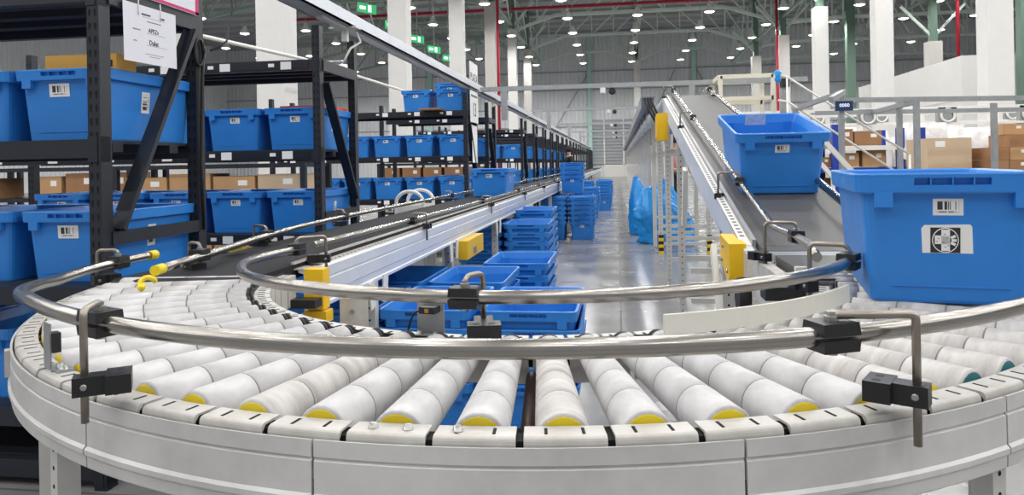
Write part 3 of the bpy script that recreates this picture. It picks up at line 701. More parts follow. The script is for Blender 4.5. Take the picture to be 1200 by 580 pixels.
for x in (-.08, .06): bmo('cable_tie', lambda bm: tube(bm, [(x, -.003, .07), (x, -.004, .10), (x, -.002, .14)], .0022, 6), m_tape, t)
t, o = paper(2.86, 1.945, .36, .17, 0, 'white sheet with magenta edge at the top of the first rack end')
boxo('print_band', (-.18, -.0018, -.083), (.18, -.001, -.07), m_pink, o); boxo('print_band', (.155, -.0018, -.083), (.18, -.001, .08), m_pink, o)
tag(bmo('black_cable', lambda bm: tube(bm, [(UE + .01, 3.05 + .035 * math.cos(a / 8 * math.pi), 1.70 + .06 * math.sin(a / 8 * math.pi)) for a in range(0, 17)] + [(UE + .012, 3.07, 1.6), (UE + .01, 3.05, 1.2), (UE + .012, 3.06, .9)], .008, 7), m_rubber), 'black cable loop on the first rack rear post', 'cable')
tag(bmo('black_cable', lambda bm: tube(bm, [(UE + .02, 3.13, 1.72), (UE + .03, 3.25, 1.78), (UE + .02, 3.33, 1.95), (UE, 3.3, 2.3)], .005, 6), m_rubber), 'thin black cable looping up behind the first rack', 'cable')
# aisle sign on the third rack end
t = thing('aisle_sign', 'tall white aisle sign on the end of the third rack', 'sign', (UE + .02, 9.36, 0), (0, 0, R_(90)))
boxo('board', (-.26, -.004, 2.15), (.26, .0, 2.5), m_tape, t, .002); boxo('board', (-.26, -.004, 1.72), (.26, .0, 2.13), m_tape, t, .002); boxo('board', (-.16, -.004, 1.2), (.16, 0, 1.68), m_tape, t, .002)
ob('lettering', textmesh('PLAZA', .15, m_ink), t, (0, -.006, 2.3), (R_(90), 0, 0)); ob('lettering', textmesh('13', .26, m_ink), t, (0, -.006, 1.88), (R_(90), 0, 0))
boxo('print_line', (-.2, -.006, 2.05), (.2, -.004, 2.08), m_greyink, t)
# low racks with cartons behind
def carton(name, loc, s, lab, m_=m_card, grp=None, rz=0, label_patch=True):
    t = thing(name, lab, 'box', loc, (0, 0, rz), grp)
    boxo('carton_body', (-s[0] / 2, -s[1] / 2, 0), (s[0] / 2, s[1] / 2, s[2]), m_, t, .004)
    boxo('tape_strip', (-s[0] / 2 - .0005, -s[1] / 2 - .0006, s[2] * .0), (-s[0] / 2 + .004, -s[1] / 2, s[2]), m_card3, t)
    if label_patch: boxo('paper_label', (s[0] * .1, -s[1] / 2 - .001, s[2] * .55), (s[0] * .32, -s[1] / 2, s[2] * .8), m_tape, t)
    return t
def low_rack(u, v, L, lab):
    t = thing('carton_rack', lab, 'rack', (u, v, 0))
    for x in (0, -L):
        for y in (0, .6): boxo('post', (-.025, -.025, 0), (.025, .025, 1.22), m_navy, t, loc=(x, y, 0))
    for z in (.35, .9, 1.22): boxo('shelf', (-L, -.02, z - .04), (0, .62, z), m_navy, t)
    return t
k = 0
for ri, (u, v) in enumerate(((-2.95, 6.55), (-5.0, 6.9), (-7.1, 7.2))):
    low_rack(u, v, 1.95, 'low dark carton rack behind the second rack, %s from the aisle' % ORD[ri])
    for z, zn in ((.901, 'upper'), (.351, 'lower')):
        for j in range(5 if ri else 4):
            if ri and random.random() < .3: continue
            w = random.uniform(.3, .36) if ri else .43; hh = random.uniform(.2, .26) if z > .5 else random.uniform(.28, .42)
            carton('cardboard_carton', (u - (.2 + .385 * j if ri else .26 + .46 * j), v + .2, z), (w, .36, hh), 'brown carton, %s shelf of the %s low rack, %s from the aisle' % (zn, ORD[ri], ORD[j]), random.choice((m_card, m_card2, m_card)) if ri == 0 else random.choice((m_card3, m_card, m_card3)), 'cartons on the low racks')
for ri, (u, v) in enumerate(((-2.9, 12.6),)):
    low_rack(u + .6, v, 1.95, 'low dark carton rack behind the third rack')
    for j in range(5): carton('cardboard_carton', (u + .6 - .2 - .385 * j, v + .2, .901), (.33, .36, .24), 'brown carton behind the third rack, %s from the aisle' % ORD[j], m_card3, 'cartons on the low racks')

# lighting channel over the rack ends, cross bars with cameras
t = thing('cable_channel', 'long grey cable channel running above the rack ends', 'channel', (-1.9, 4.0, 2.16))
boxo('channel', (-.07, 0, 0), (.07, 48, .012), m_galv, t); boxo('channel_side', (-.07, 0, 0), (-.06, 48, .09), m_galv, t); boxo('channel_side', (.06, 0, 0), (.07, 48, .09), m_beam, t)
boxo('lamp_strip', (-.025, .5, -.02), (.025, 47, 0), m_white, t)
for v in (.95, 5.6, 7.1, 11, 13.1, 15.2, 17.3, 19.4, 21.5, 23.6, 25.7): boxo('hanger_post', (-.02, v - .02, -.1), (.02, v + .02, 0), m_white, t); boxo('saddle', (-.1, v - .05, -.012), (.1, v + .05, 0), m_white, t)
bmo('cable', lambda bm: tube(bm, [(.04, 1.05, .0), (.06, 1.1, -.08), (.02, 1.0, -.14), (-.03, .98, -.25)], .008, 6), m_tape, t)
for i, (v, z) in enumerate(((9.75, 2.19), (16.2, 2.36), (23, 2.40), (30, 2.45), (37, 2.5))):
    t = thing('cross_bar', 'grey bar across the aisle with small cameras, %s from the camera' % ORD[i], 'bar', (0, v, z), group='bars across the aisle')
    boxo('bar', (-1.9, -.025, -.03), (2.4, .025, .03), m_galv, t)
    boxo('camera_body', (-.22, -.05, -.10), (-.15, .03, -.03), m_white, t, .005); bmo('camera_lens', lambda bm: lathe(bm, [(.045, -.02), (.05, .0), (.035, .04)], 12, Matrix.Translation((-.06, 0, -.075)) @ Matrix.Rotation(R_(90), 4, 'X')), m_black, t)
    boxo('drop_post', (-1.55, -.03, -.42), (-1.47, .03, -.0), m_galv, t); boxo('drop_post', (.93, -.02, -.5), (1.0, .03, .03), m_galv, t)
o = pipe('overhead_pipe', [(-6.4, 4.6, 3.0), (-5.2, 11.6, 3.0), (-5.0, 26, 3.0)], .03, m_white, 'thin white conduit high behind the second rack', 'conduit')
t = thing('ceiling_camera', 'white dome security camera hanging by the near column', 'camera', (-4.2, 10.2, 2.62)); bmo('arm', lambda bm: tube(bm, [(-.6, 0, .1), (.25, 0, .1), (.25, 0, .02)], .02, 6), m_galv, t)
bmo('dome', lambda bm: lathe(bm, [(.02, .06), (.1, .04), (.1, -.02), (.07, -.12), (.02, -.16)], 14, Matrix.Translation((.25, 0, 0))), m_white, t)
# white step stool
t = thing('step_stool', 'white step stool with rounded handle loops beyond the left conveyor', 'stool', (-1.64, 5.6, 0))
for y in (0, .32):
    bmo('handle_loop', lambda bm: tube(bm, [(-.12, y, .0)] + [(-.11 * math.cos(R_(a)), y, .88 + .09 * math.sin(R_(a))) for a in range(0, 181, 15)] + [(.12, y, 0)], .014, 8), m_white, t)
    boxo('side_panel', (-.11, y - .006, .3), (.11, y + .006, .86), mat('stool_white', srgb(225, 222, 215), .5, noise=.12, scale=20), t)
for z in (.25, .5, .75): boxo('step', (-.11, 0, z), (.11, .32, z + .025), m_white, t, .004)

# ================================================================== LEFT BELT CONVEYOR
UL0, UL1 = -1.475, -.99
V0, V1 = 1.93, 46.0
lc = thing('belt_conveyor', 'long flat belt conveyor with dark belt running away on the left', 'conveyor', (UL1, V0, 0))
def lx(u): return u - UL1
boxo('belt', (lx(-1.445), .0, .815), (lx(-1.035), V1 - V0, ZT - .002), m_belt, lc)
bmo('end_roller', lambda bm: lathe(bm, [(.022, lx(-1.45)), (.022, lx(-1.03))], 14, Matrix.Translation((0, -.004, ZT - .024)), 'x'), m_rubber, lc)
for u, s in ((UL1, 1), (UL0, -1)):
    def prof(bm, a, b):
        # C-shaped aluminium side profile with two grooves
        P = [(0, .70), (0, .712), (-.004, .716), (-.004, .74), (0, .744), (0, .79), (-.004, .793), (-.004, .797), (0, .80), (0, .835), (-.006, .843), (-.03, .843), (-.03, .835), (-.012, .83), (-.012, .705), (-.03, .70)]
        A = [bm.verts.new((lx(u) + s * x, a, z)) for x, z in P]; B = [bm.verts.new((lx(u) + s * x, b, z)) for x, z in P]; k = len(P)
        for j in range(k): bm.faces.new((A[j], A[(j + 1) % k], B[(j + 1) % k], B[j]))
        bm.faces.new(A); bm.faces.new(list(reversed(B)))
    y = .28 if s > 0 else 0
    while y < V1 - V0:
        L = 2.6 if y > 1 else 4.2
        bmo('side_beam', lambda bm: prof(bm, y + .002, min(y + L, V1 - V0) - .002), m_beam, lc); y += L
    bmo('slotted_strip', lambda bm: box(bm, (lx(u) - s * .045, .28, .843), (lx(u) - s * .008, 22, .847)), m_rim, lc)
def dots(bm):
    y = .35
    while y < 7:
        box(bm, (-.02, y, .8468), (-.012, y + .012, .848)); y += .04
bmo('slot_row', dots, m_hole, lc, kind='stuff')
for i, v in enumerate((2.9, 4.3, 5.95, 8.3, 10.9, 13.5, 16.1, 18.7, 21.3, 23.9, 26.5, 29, 32, 35, 38, 41)):
    for u in (UL1 - .03, UL0 + .03): perf_leg(lc, lx(u), v - V0, .05, .70, .045, holes=v < 14 and u > -1.2)
    boxo('cross_tie', (lx(UL0), v - V0 - .015, .3), (lx(UL1), v - V0 + .015, .34), m_leg, lc)
    if v < 9:
        for d in (-.09, .09): bmo('gusset', lambda bm: [bar(bm, (0.003, v - V0 + d, .71), (0.003, v - V0 + d * .8, .60), .006, .06, (0, 1, 0))], m_white, lc, .002)
boxo('motor_cover', (.0, 4.42 - V0, .585), (.06, 4.95 - V0, .70), m_cover, lc, .01, label='yellow motor cover')
boxo('motor_vent', (.0605, 4.6 - V0, .60), (.062, 4.7 - V0, .64), m_grey, lc)
boxo('motor_cover', (.02, 15.6 - V0, .58), (.09, 15.9 - V0, .72), m_cover, lc, .01)
# yellow drive cover and side plate at the joint with the bend
t = thing('drive_cover', 'yellow drive cover tucked inside the bend beside the left belt', 'cover', (-.93, 2.1, 0))
boxo('cover', (-.02, 0, .74), (.04, .05, .862), m_cover, t, .005); boxo('lower_cover', (-.02, -.005, .70), (.05, .05, .735), m_cover, t, .004); boxo('sensor', (-.04, -.06, .755), (.04, -.01, .78), m_black, t, .004)
boxo('end_plate', (.06, .08, .66), (.15, .085, .76), m_rim, t, .004); bmo('plate_bolt', lambda bm: lathe(bm, [(.007, 0), (.007, .006)], 8, Matrix.Translation((.1, .08, .72)) @ Matrix.Rotation(R_(90), 4, 'X')), m_bolt, t)
# rails on the left belt
lr = thing('guide_rail', 'straight steel guide rail on the far side of the left belt', 'guide rail')
lp = [(-1.235, 1.80, .902), (-1.30, 2.2, .902), (-1.37, 2.6, .903), (-1.43, 3.1, .905), (-1.46, 3.8, .906), (-1.465, 5, .906), (-1.465, 30, .906)]
bmo('tube', lambda bm: tube(bm, lp, .0125, 12), m_steel, lr)
bmo('yellow_end_tape', lambda bm: tube(bm, [(-1.234, 1.795, .902), (-1.242, 1.84, .902)], .0142, 12), m_yel, lr)
bmo('yellow_end_loop', lambda bm: tube(bm, [(-1.225 + .013 * math.cos(a * .7), 1.765 - .006 * a, .878 + .013 * math.sin(a * .7)) for a in range(10)], .007, 8), m_yel, lr)
boxo('yellow_tag', (-1.395, 2.42, .876), (-1.365, 2.52, .884), m_yel, lr)
pb = Vector((-1.40, 2.35)); bracket(lr, (-1.40, 2.75, .9035), (-1.47, 2.78), .87, along=R_(95), zbot=.84)
for v in (2.1, 3.75, 6.3, 9, 11.6): bracket(lr, (-1.465 if v > 3 else -1.29, v, .906), (-1.52 if v > 3 else -1.345, v + .03), .865, along=R_(90), zbot=.82)
rr = thing('guide_rail', 'straight steel guide rail on the near side of the left belt', 'guide rail')
bmo('tube', lambda bm: tube(bm, [(-1.060, 2.42, .90), (-1.058, 3.1, .895), (-1.045, 5, .891), (-1.045, 30, .89)], .0125, 12), m_steel, rr)
for v in (3.62, 5.55, 7.6, 9.6, 12, 14.5, 17): bracket(rr, (-1.047, v, .8915), (-.975, v + .01), .86, along=R_(90), zbot=.79, mount_dir=(-.2, 1, 0))
bmo('lower_strip', lambda bm: bar(bm, (-1.034, 2.2, .866), (-1.034, 22, .866), .01, .008), m_rim, rr)

# ================================================================== RIGHT INCLINE CONVEYOR
UR0, UR1 = .44, .985; VT = 7.3; ZTOP = ZB(VT)
ic = thing('incline_conveyor', 'grey belt conveyor climbing away on the right', 'conveyor', (UR0, 1.95, 0))
def ix(u): return u - UR0
def belt_seg(bm, v0, v1, f, th, u0=.495, u1=.925):
    A = [(ix(u), v - 1.95, f(v) - d) for v in (v0, v1) for u in (u0, u1) for d in (0, th)]
    vs = [bm.verts.new(p) for p in A]
    for q in ((0, 2, 6, 4), (1, 5, 7, 3), (0, 4, 5, 1), (2, 3, 7, 6), (0, 1, 3, 2), (4, 6, 7, 5)): bm.faces.new([vs[i] for i in q])
bmo('flat_belt', lambda bm: belt_seg(bm, 1.98, 2.44, lambda v: .8605, .04), m_belt2, ic)
bmo('transfer_plate', lambda bm: belt_seg(bm, 2.45, 2.56, lambda v: .861, .02), m_galv, ic)
bmo('incline_belt', lambda bm: (belt_seg(bm, 2.57, 2.72, lambda v: .8615, .03), belt_seg(bm, 2.72, VT, ZB, .03)), m_belt2, ic)
bmo('upper_belt', lambda bm: belt_seg(bm, VT, 40, lambda v: ZTOP, .03), m_belt2, ic)
bmo('nose_roller', lambda bm: lathe(bm, [(.02, ix(.495)), (.02, ix(.925))], 12, Matrix.Translation((0, .01, .838)), 'x'), m_rubber, ic)
for u, s in ((UR0, -1), (UR1, 1)):
    def beam(bm, v0, v1, f, zt, zb, w=.035, off=0.):
        P = [(off, zt), (off, zb), (-w, zb), (-w, zt)]
        A = [bm.verts.new((ix(u) + s * x, v0 - 1.95, f(v0) + z)) for x, z in P]; B = [bm.verts.new((ix(u) + s * x, v1 - 1.95, f(v1) + z)) for x, z in P]
        for j in range(4): bm.faces.new((A[j], A[(j + 1) % 4], B[(j + 1) % 4], B[j]))
        bm.faces.new(A); bm.faces.new(list(reversed(B)))
    bmo('side_beam', lambda bm: beam(bm, 2.0, 2.70, lambda v: .862, -.02, -.15), m_rim, ic)
    bmo('side_beam', lambda bm: beam(bm, 2.70, VT, ZB, -.015, -.15), m_beam, ic)
    bmo('side_beam', lambda bm: beam(bm, VT, 40, lambda v: ZTOP, -.015, -.15), m_beam, ic)
    bmo('slotted_strip', lambda bm: beam(bm, 2.75, VT, ZB, -.008, -.015, .035), m_white, ic)
    bmo('edge_channel', lambda bm: beam(bm, 2.75, VT, ZB, .012, -.012, .05, -.036), m_galv, ic)
    def dots2(bm):
        v = 2.85
        while v < 6.6: belt_seg(bm, v, v + .022, lambda q: ZB(q) - .0072, .001, u - s * .012 if s > 0 else u + .010, u - s * .03 if s > 0 else u + .026); v += .045
    if s < 0: bmo('slot_row', dots2, m_greyink, ic, kind='stuff')
# legs with hazard tape
for i, v in enumerate((3.3, 5.0, 5.65, 7.1, 8.45, 9.8, 11.2, 12.6, 14, 15.5, 17, 18.5, 20, 22, 24, 26, 28, 30, 33, 36, 39)):
    for u in (.465, 1.0):
        zt = (ZB(v) if v < VT else ZTOP) - .12
        if v < 5.2 and u < .6 and v > 4: continue
        perf_leg(ic, ix(u), v - 1.95, .05, zt, .05, holes=v < 9, foot=v < 12, step=.045)
        if v == 8.45: boxo('hazard_tape', (-.028, -.028, .12), (.028, .028, .34), m_haz, ic, loc=(ix(u), v - 1.95, 0))
    if v < 13:
        for z in (.22, .42, 1.25):
            if z < (ZB(v) if v < VT else 9) - .3: boxo('cross_tie', (ix(.465), v - 1.95 - .015, z), (ix(1.0), v - 1.95 + .015, z + .035), m_leg, ic)
bmo('strut', lambda bm: bar(bm, (ix(.42), 4.9 - 1.95, .75), (ix(.42), 4.75 - 1.95, 1.12), .03, .06), m_white, ic)
bmo('strut', lambda bm: bar(bm, (ix(.375), 3.05 - 1.95, .82), (ix(.375), 2.7 - 1.95, .35), .02, .05), m_white, ic)
# yellow chain cover with sloping side
t = thing('chain_cover', 'yellow sheet-metal drive cover at the foot of the incline', 'cover', (.39, 2.72, 0))
def cov(bm):
    P = [(.0, .745), (0, .868), (.24, .882), (.24, .79), (.05, .725)]
    A = [bm.verts.new((0, y, z)) for y, z in P]; B = [bm.verts.new((.06, y, z)) for y, z in P]; k = len(P)
    for j in range(k): bm.faces.new((A[j], A[(j + 1) % k], B[(j + 1) % k], B[j]))
    bm.faces.new(A); bm.faces.new(list(reversed(B)))
bmo('cover', cov, m_cover, t, .003)
for y, z in ((.04, .765), (.15, .845), (.18, .79)): bmo('cover_bolt', lambda bm: lathe(bm, [(.008, 0), (.008, .006)], 8, Matrix.Translation((0, y, z)) @ Matrix.Rotation(R_(-90), 4, 'Y')), m_bolt, t)
bmo('sprocket', lambda bm: lathe(bm, [(.06, -.02), (.065, 0), (.06, .02)], 18, Matrix.Translation((.03, -.10, .70)), 'x'), m_rubber, t)
t = thing('drive_unit', 'black sensor and chain unit under the inner rail at the incline foot', 'sensor', (.46, 1.98, 0))
boxo('housing', (-.09, -.02, .805), (.01, .05, .84), m_black, t, .006); boxo('base', (-.05, -.01, .775), (-.01, .04, .805), m_cover, t); boxo('controller', (.0, .04, .852), (.03, .06, .884), m_white, t, .003)
for k in range(5): bmo('chain_link', lambda bm: lathe(bm, [(.010, -.006), (.013, 0), (.010, .006)], 10, Matrix.Translation((.03 + .006 * (k % 2), -.01 + .01 * k, .815 + .012 * k)), 'x'), m_rubber, t)
for v, z in ((4.6, 1.06), (8.2, 1.47), (5.75, 1.16)): 
    o = boxo('switch_box', (-.05, -.05, -.06), (.03, .05, .06), m_cover, None, .01, loc=(.47 if z > 1.2 else .62, v if z < 1.1 else v, z)); tag(o, {4.6: 'small yellow switch box under the incline', 8.2: 'yellow switch box hung beneath the incline top', 5.75: 'small yellow box on the mid incline leg'}[v], 'switch box')
t = thing('motor_box', 'tall yellow motor box on the side of the incline top', 'cover', (.38, 6.6, 1.36)); boxo('box', (-.03, 0, 0), (.06, .3, .24), m_cover, t, .015); boxo('lid', (-.035, .02, .02), (-.03, .28, .22), m_cover, t, .004)
# grey channel beside the upper conveyor
t = thing('cable_duct', 'grey cable duct running high along the elevated conveyor', 'duct', (.24, 7.3, 1.70))
boxo('cover', (0, 0, .10), (.13, 33, .11), m_grey, t); boxo('side', (-.008, 0, 0), (0, 33, .11), m_grey, t); boxo('side', (.12, .3, .03), (.13, 33, .11), m_grey, t)
for k in range(3): bmo('cable', lambda bm: tube(bm, [(.03 + .03 * k, .02, .1), (.04 + .03 * k, -.04, .04), (.08 + .03 * k, -.08, -.06), (.16 + .02 * k, -.06, -.2), (.2, 0, -.28)], .012, 6), m_rubber, t)
for k in range(18): boxo('stay', (.1, .5 + 1.2 * k, -.06), (.14, .56 + 1.2 * k, .1), m_tape, t)
# rails on the incline
r1 = thing('guide_rail', 'steel guide rail on the aisle side of the incline', 'guide rail')
dz = .066
bmo('tube', lambda bm: tube(bm, [(.475, 1.87, .93), (.495, 1.98, .93), (.525, 2.15, .93), (.545, 2.4, .93), (.55, 2.68, .93), (.548, 2.76, .934), (.545, 2.9, ZB(2.9) + dz), (.54, VT, ZTOP + dz), (.54, 12, ZTOP + dz)], .0125, 12), m_steel, r1)
for v in (2.38, 3.42, 5.4, 7.2): bracket(r1, (.545 if v < 3 else .54, v, (.93 if v < 3 else ZB(v) + dz)), (.45 if v > 3 else .455, v + .02), (ZB(v) - .0), along=R_(90), zbot=ZB(v) - .06, rod_top=.03, mount_dir=(-.5, 1, 0) if v < 3 else (.3, .6, 0))
r2_ = thing('guide_rail', 'steel guide rail on the far side of the incline', 'guide rail')
bmo('tube', lambda bm: tube(bm, [(.90, 2.6, .92)] + [(.88, v, ZB(v) + dz) for v in (2.8, 4, VT)] + [(.88, 12, ZTOP + dz)], .0125, 12), m_steel, r2_)
for v in (4.4, 7.2): bracket(r2_, (.88, v, ZB(v) + dz), (.955, v), ZB(v), along=R_(90), zbot=ZB(v) - .05, rod_top=.03)

# ================================================================== NESTED BIN STACKS IN THE AISLE
def stack(u, v, n, lab, z0=.0, lvl=1, pitch=.075, rz=0.):
    for k in range(n):
        w = 'bottom' if k == 0 else ('top' if k == n - 1 else '%s up' % ORD[k])
        make_bin((u + random.uniform(-.004, .004), v + random.uniform(-.004, .004), z0 + k * pitch + .001), rz + R_(random.uniform(-.6, .6)), 'blue bin in %s, %s' % (lab, w), 'nested blue bins', lvl if k in (0, n - 1) or lvl > 1 else min(lvl, 1), front=k == 0)
stack(-.365, 3.21, 5, 'the nearest stack inside the bend', lvl=2)
stack(-.805, 3.22, 5, 'the stack left of the nearest one inside the bend', lvl=2)
stack(-1.225, 3.22, 5, 'the shaded stack under the left belt, near row', lvl=1)
stack(-.775, 3.92, 5, 'the middle stack behind the nearest pair', lvl=1)
stack(-1.20, 3.92, 5, 'the shaded stack under the left belt, second row', lvl=1)
stack(-.62, 4.63, 5, 'the lower stack behind the middle one', lvl=1)
stack(-.80, 6.55, 6, 'the stack beneath the left belt by the leg', lvl=1); stack(-1.22, 6.6, 6, 'the stack deep under the left belt', lvl=1)
stack(-.83, 7.3, 7, 'the tall stack behind the leg under the belt', lvl=1)
stack(-.56, 11.45, 6, 'the paired stack farther along the aisle, right one'); stack(-1.0, 11.45, 6, 'the paired stack farther along the aisle, left one')
stack(-.75, 12.2, 4, 'the pile set on top of the paired stacks', z0=.68); stack(-.62, 12.2, 6, 'the stack behind the paired ones, near side', lvl=0); stack(-1.08, 12.2, 6, 'the stack behind the paired ones, belt side', lvl=0)
for i, (u, v, n) in enumerate(((-.60, 15.8, 6), (-.35, 18.2, 7), (-.80, 18.2, 7), (-.38, 19.4, 7), (-.35, 21, 6))): stack(u, v, n, 'the far aisle pile, %s away' % ORD[i], lvl=0)

# ================================================================== BLUE BAGS
from mathutils import noise as mnoise
def bag(name, loc, rx, ry, h, lean, lab, seed, neck=.35):
    bm = bmesh.new(); seg, rows = 72, 48; R = []
    for i in range(rows + 1):
        t = i / rows; z = h * t
        r = (1.0 - .12 * t) if t < .45 else max(.06, (1 - .12 * .45) * (1 - ((t - .45) / .55) ** 1.15 * (1 - neck * .5)))
        if i == 0: r = .93
        rg = []
        for k in range(seg):
            a = 2 * math.pi * k / seg; p = Vector((math.cos(a) * 1.6, math.sin(a) * 1.6, z * 2.2 + seed))
            q = 1 - abs(mnoise.noise(p * 2.1 + Vector((seed, 0, 0)))); f = 1 + .16 * mnoise.noise(p) + .16 * (q ** 3 - .6) + .07 * (1 - abs(mnoise.noise(p * 5.2))) ** 4
            rg.append(bm.verts.new((rx * r * f * math.cos(a) + lean[0] * t * t, ry * r * f * math.sin(a) + lean[1] * t * t, z * (1 - .05 * mnoise.noise(p * 1.5)))))
        R.append(rg)
    for A, B in zip(R, R[1:]):
        for k in range(seg): f = bm.faces.new((A[k], A[(k + 1) % seg], B[(k + 1) % seg], B[k])); f.smooth = True
    bm.faces.new(list(reversed(R[0]))); bm.faces.new(R[-1])
    o = ob(name, mesh(name, bm, m_bag), None, loc); return tag(o, lab, 'bag', 'blue plastic bags')
bag('plastic_bag', (.70, 10.75, .0), .42, .34, .80, (-.30, 0), 'big blue plastic sack slumped under the elevated conveyor', 1.3)
bag('plastic_bag', (.36, 12.0, .0), .2, .22, .93, (-.08, 0), 'slim blue sack standing behind the big one', 5.1)
bag('plastic_bag', (.75, 13.3, .0), .34, .3, .85, (.06, 0), 'blue sack half hidden behind the conveyor legs', 9.4)

# ================================================================== RIGHT BACKGROUND
def frame(name, lab, posts, beams, m_=m_galv, w=.05, cat='frame'):
    t = thing(name, lab, cat, (0, 0, 0))
    for (u, v, z0, z1) in posts: boxo('post', (-w / 2, -w / 2, z0), (w / 2, w / 2, z1), m_, t, loc=(u, v, 0))
    for p, q in beams: bmo('beam', lambda bm: bar(bm, p, q, w * .8, w), m_, t)
    return t
t = frame('gantry_frame', 'grey steel frame with lit display right of the incline', [(2.30, 8.0, 0, 1.87), (1.98, 8.6, 0, 1.74), (2.12, 9.6, 0, 1.72)], [((1.9, 6.9, 1.70), (2.33, 8.0, 1.86)), ((2.0, 8.6, 1.74), (2.33, 8.0, 1.86))])
boxo('display', (2.23, 7.94, 1.66), (2.40, 7.97, 1.76), m_signblue, t, .004); ob('lettering', textmesh('0000', .05, m_lit), t, (2.315, 7.937, 1.715), (R_(90), 0, 0))
frame('gantry_frame', 'long grey overhead frame spanning the packing area on the right', [(3.03, 8.0, 0, 1.76), (3.08, 8.6, 0, 1.78), (3.9, 8.3, 0, 1.72), (5.2, 8.6, 0, 1.75)], [((2.3, 8.2, 1.79), (7, 8.6, 1.74)), ((2.4, 9.4, 1.73), (7, 9.6, 1.70)), ((3.03, 8.0, 1.74), (3.08, 9.6, 1.72))])
t = thing('platform_railing', 'cream tube railing of a raised platform behind the incline', 'railing', (1.25, 9.2, 0))
for x in (0, .62):
    for y in (0, .7): bmo('post', lambda bm: bar(bm, (x, y, 1.2), (x, y, 2.2), .05, .05), m_cream, t)
for z in (2.19, 1.92): bmo('rail', lambda bm: (bar(bm, (0, 0, z), (.62, 0, z), .05, .05), bar(bm, (0, 0, z), (0, .7, z), .05, .05), bar(bm, (0, .7, z), (.62, .7, z), .05, .05)), m_cream, t)
boxo('deck', (-.05, -.05, 1.16), (.7, .75, 1.2), m_cream, t)
for x in (0, .62): bmo('post', lambda bm: bar(bm, (x, 0, 0), (x, 0, 1.2), .06, .06), m_cream, t)
t = thing('stair_handrail', 'pair of sloping pale handrails descending right of the platform', 'handrail', (1.9, 8.6, 0))
for dx, dz_ in ((0, 0), (.0, -.28)): bmo('rail', lambda bm: tube(bm, [(-.1, 0, 2.12 + dz_), (0, 0, 2.10 + dz_), (1.15, -.35, 1.2 + dz_)], .012, 8), m_white, t)
for x, z in ((0, 2.1), (1.15, 1.2)): bmo('post', lambda bm: tube(bm, [(x, -.35 * x / 1.15, 0), (x, -.35 * x / 1.15, z)], .012, 8), m_white, t)
bmo('blue_wrap', lambda bm: lathe(bm, [(.012, -.09), (.04, -.05), (.025, -.01), (.045, .03), (.015, .06)], 7, Matrix.Translation((-.1, 0, 2.12))), m_bag, t)
t = thing('post_scanner', 'grey post with black scanner head by the platform', 'scanner', (1.95, 9.0, 0)); boxo('post', (-.04, -.04, 0), (.04, .04, 2.1), m_galv, t); boxo('head', (-.04, -.08, 2.02), (.05, .02, 2.12), m_black, t, .01)
# steps at low right of incline
t = thing('crossover_steps', 'white tubular crossover steps beside the incline', 'steps', (1.25, 5.2, 0))
for y in (0, .6):
    bmo('stringer', lambda bm: bar(bm, (0, y, 1.05), (.75, y, .0), .035, .06), m_white, t); bmo('handrail', lambda bm: bar(bm, (0, y, 1.45), (.75, y, .55), .03, .03), m_white, t)
    for x in (0, .35, .72): bmo('baluster', lambda bm: bar(bm, (x, y, 1.05 - 1.4 * x), (x, y, 1.45 - 1.2 * x), .025, .025), m_white, t)
for k in range(5): boxo('tread', (.12 * k, 0, .92 - .19 * k), (.12 * k + .16, .6, .95 - .19 * k), m_white, t)
# blue pallet rack with cartons
t = thing('pallet_rack', 'blue steel pallet rack holding cartons in the packing area', 'rack', (3.35, 12.0, 0))
for x in (0, .95, 1.25):
    for y in (0, .8): boxo('upright', (-.05, -.05, 0), (.05, .05, 1.62 if x else 1.7), m_rblue, t, loc=(x, y, 0))
for z in (.55, 1.02, 1.36): boxo('beam', (-.9 if z < 1.3 else 0, -.04, z - .07), (1.25, .0, z), m_rblue if z < 1.3 else m_white, t); boxo('deck', (-.9, 0, z - .03), (1.25, .8, z), m_grey, t)
k = 0
for (x, z, s) in ((.15, 1.37, (.3, .3, .26)), (.52, 1.37, (.4, .3, .22)), (-.45, 1.03, (.34, .3, .28)), (-.75, 1.03, (.25, .3, .2)), (.2, 1.03, (.36, .3, .22)), (.6, 1.03, (.34, .3, .26)), (-.5, .56, (.5, .4, .3)), (.2, .56, (.5, .4, .3)), (-.15, 1.03, (.22, .3, .16))):
    carton('cardboard_carton', (3.35 + x, 12.25, z), s, 'brown carton on the blue pallet rack, %s of the set' % ORD[k], random.choice((m_card, m_card3, m_card3)), 'cartons on the blue rack'); k += 1
t = thing('hanging_tag', 'white tag hanging on the blue rack upright', 'tag', (4.36, 11.94, 1.22)); boxo('card', (-.06, -.01, -.08), (.06, 0.012, .08), m_tape, t, rot=(0, R_(30), 0))
# big cardboard bulk box
t = thing('bulk_box', 'large plain cardboard bulk box on the right', 'box', (4.42, 10.6, 0), (0, 0, R_(-4)))
boxo('carton_body', (-.27, 0, .12), (.27, .9, 1.42), m_card2, t, .01); boxo('pallet', (-.3, -.02, 0), (.3, .92, .12), m_card3, t); boxo('paper_label', (-.17, -.002, 1.30), (-.05, 0, 1.38), m_tape, t)
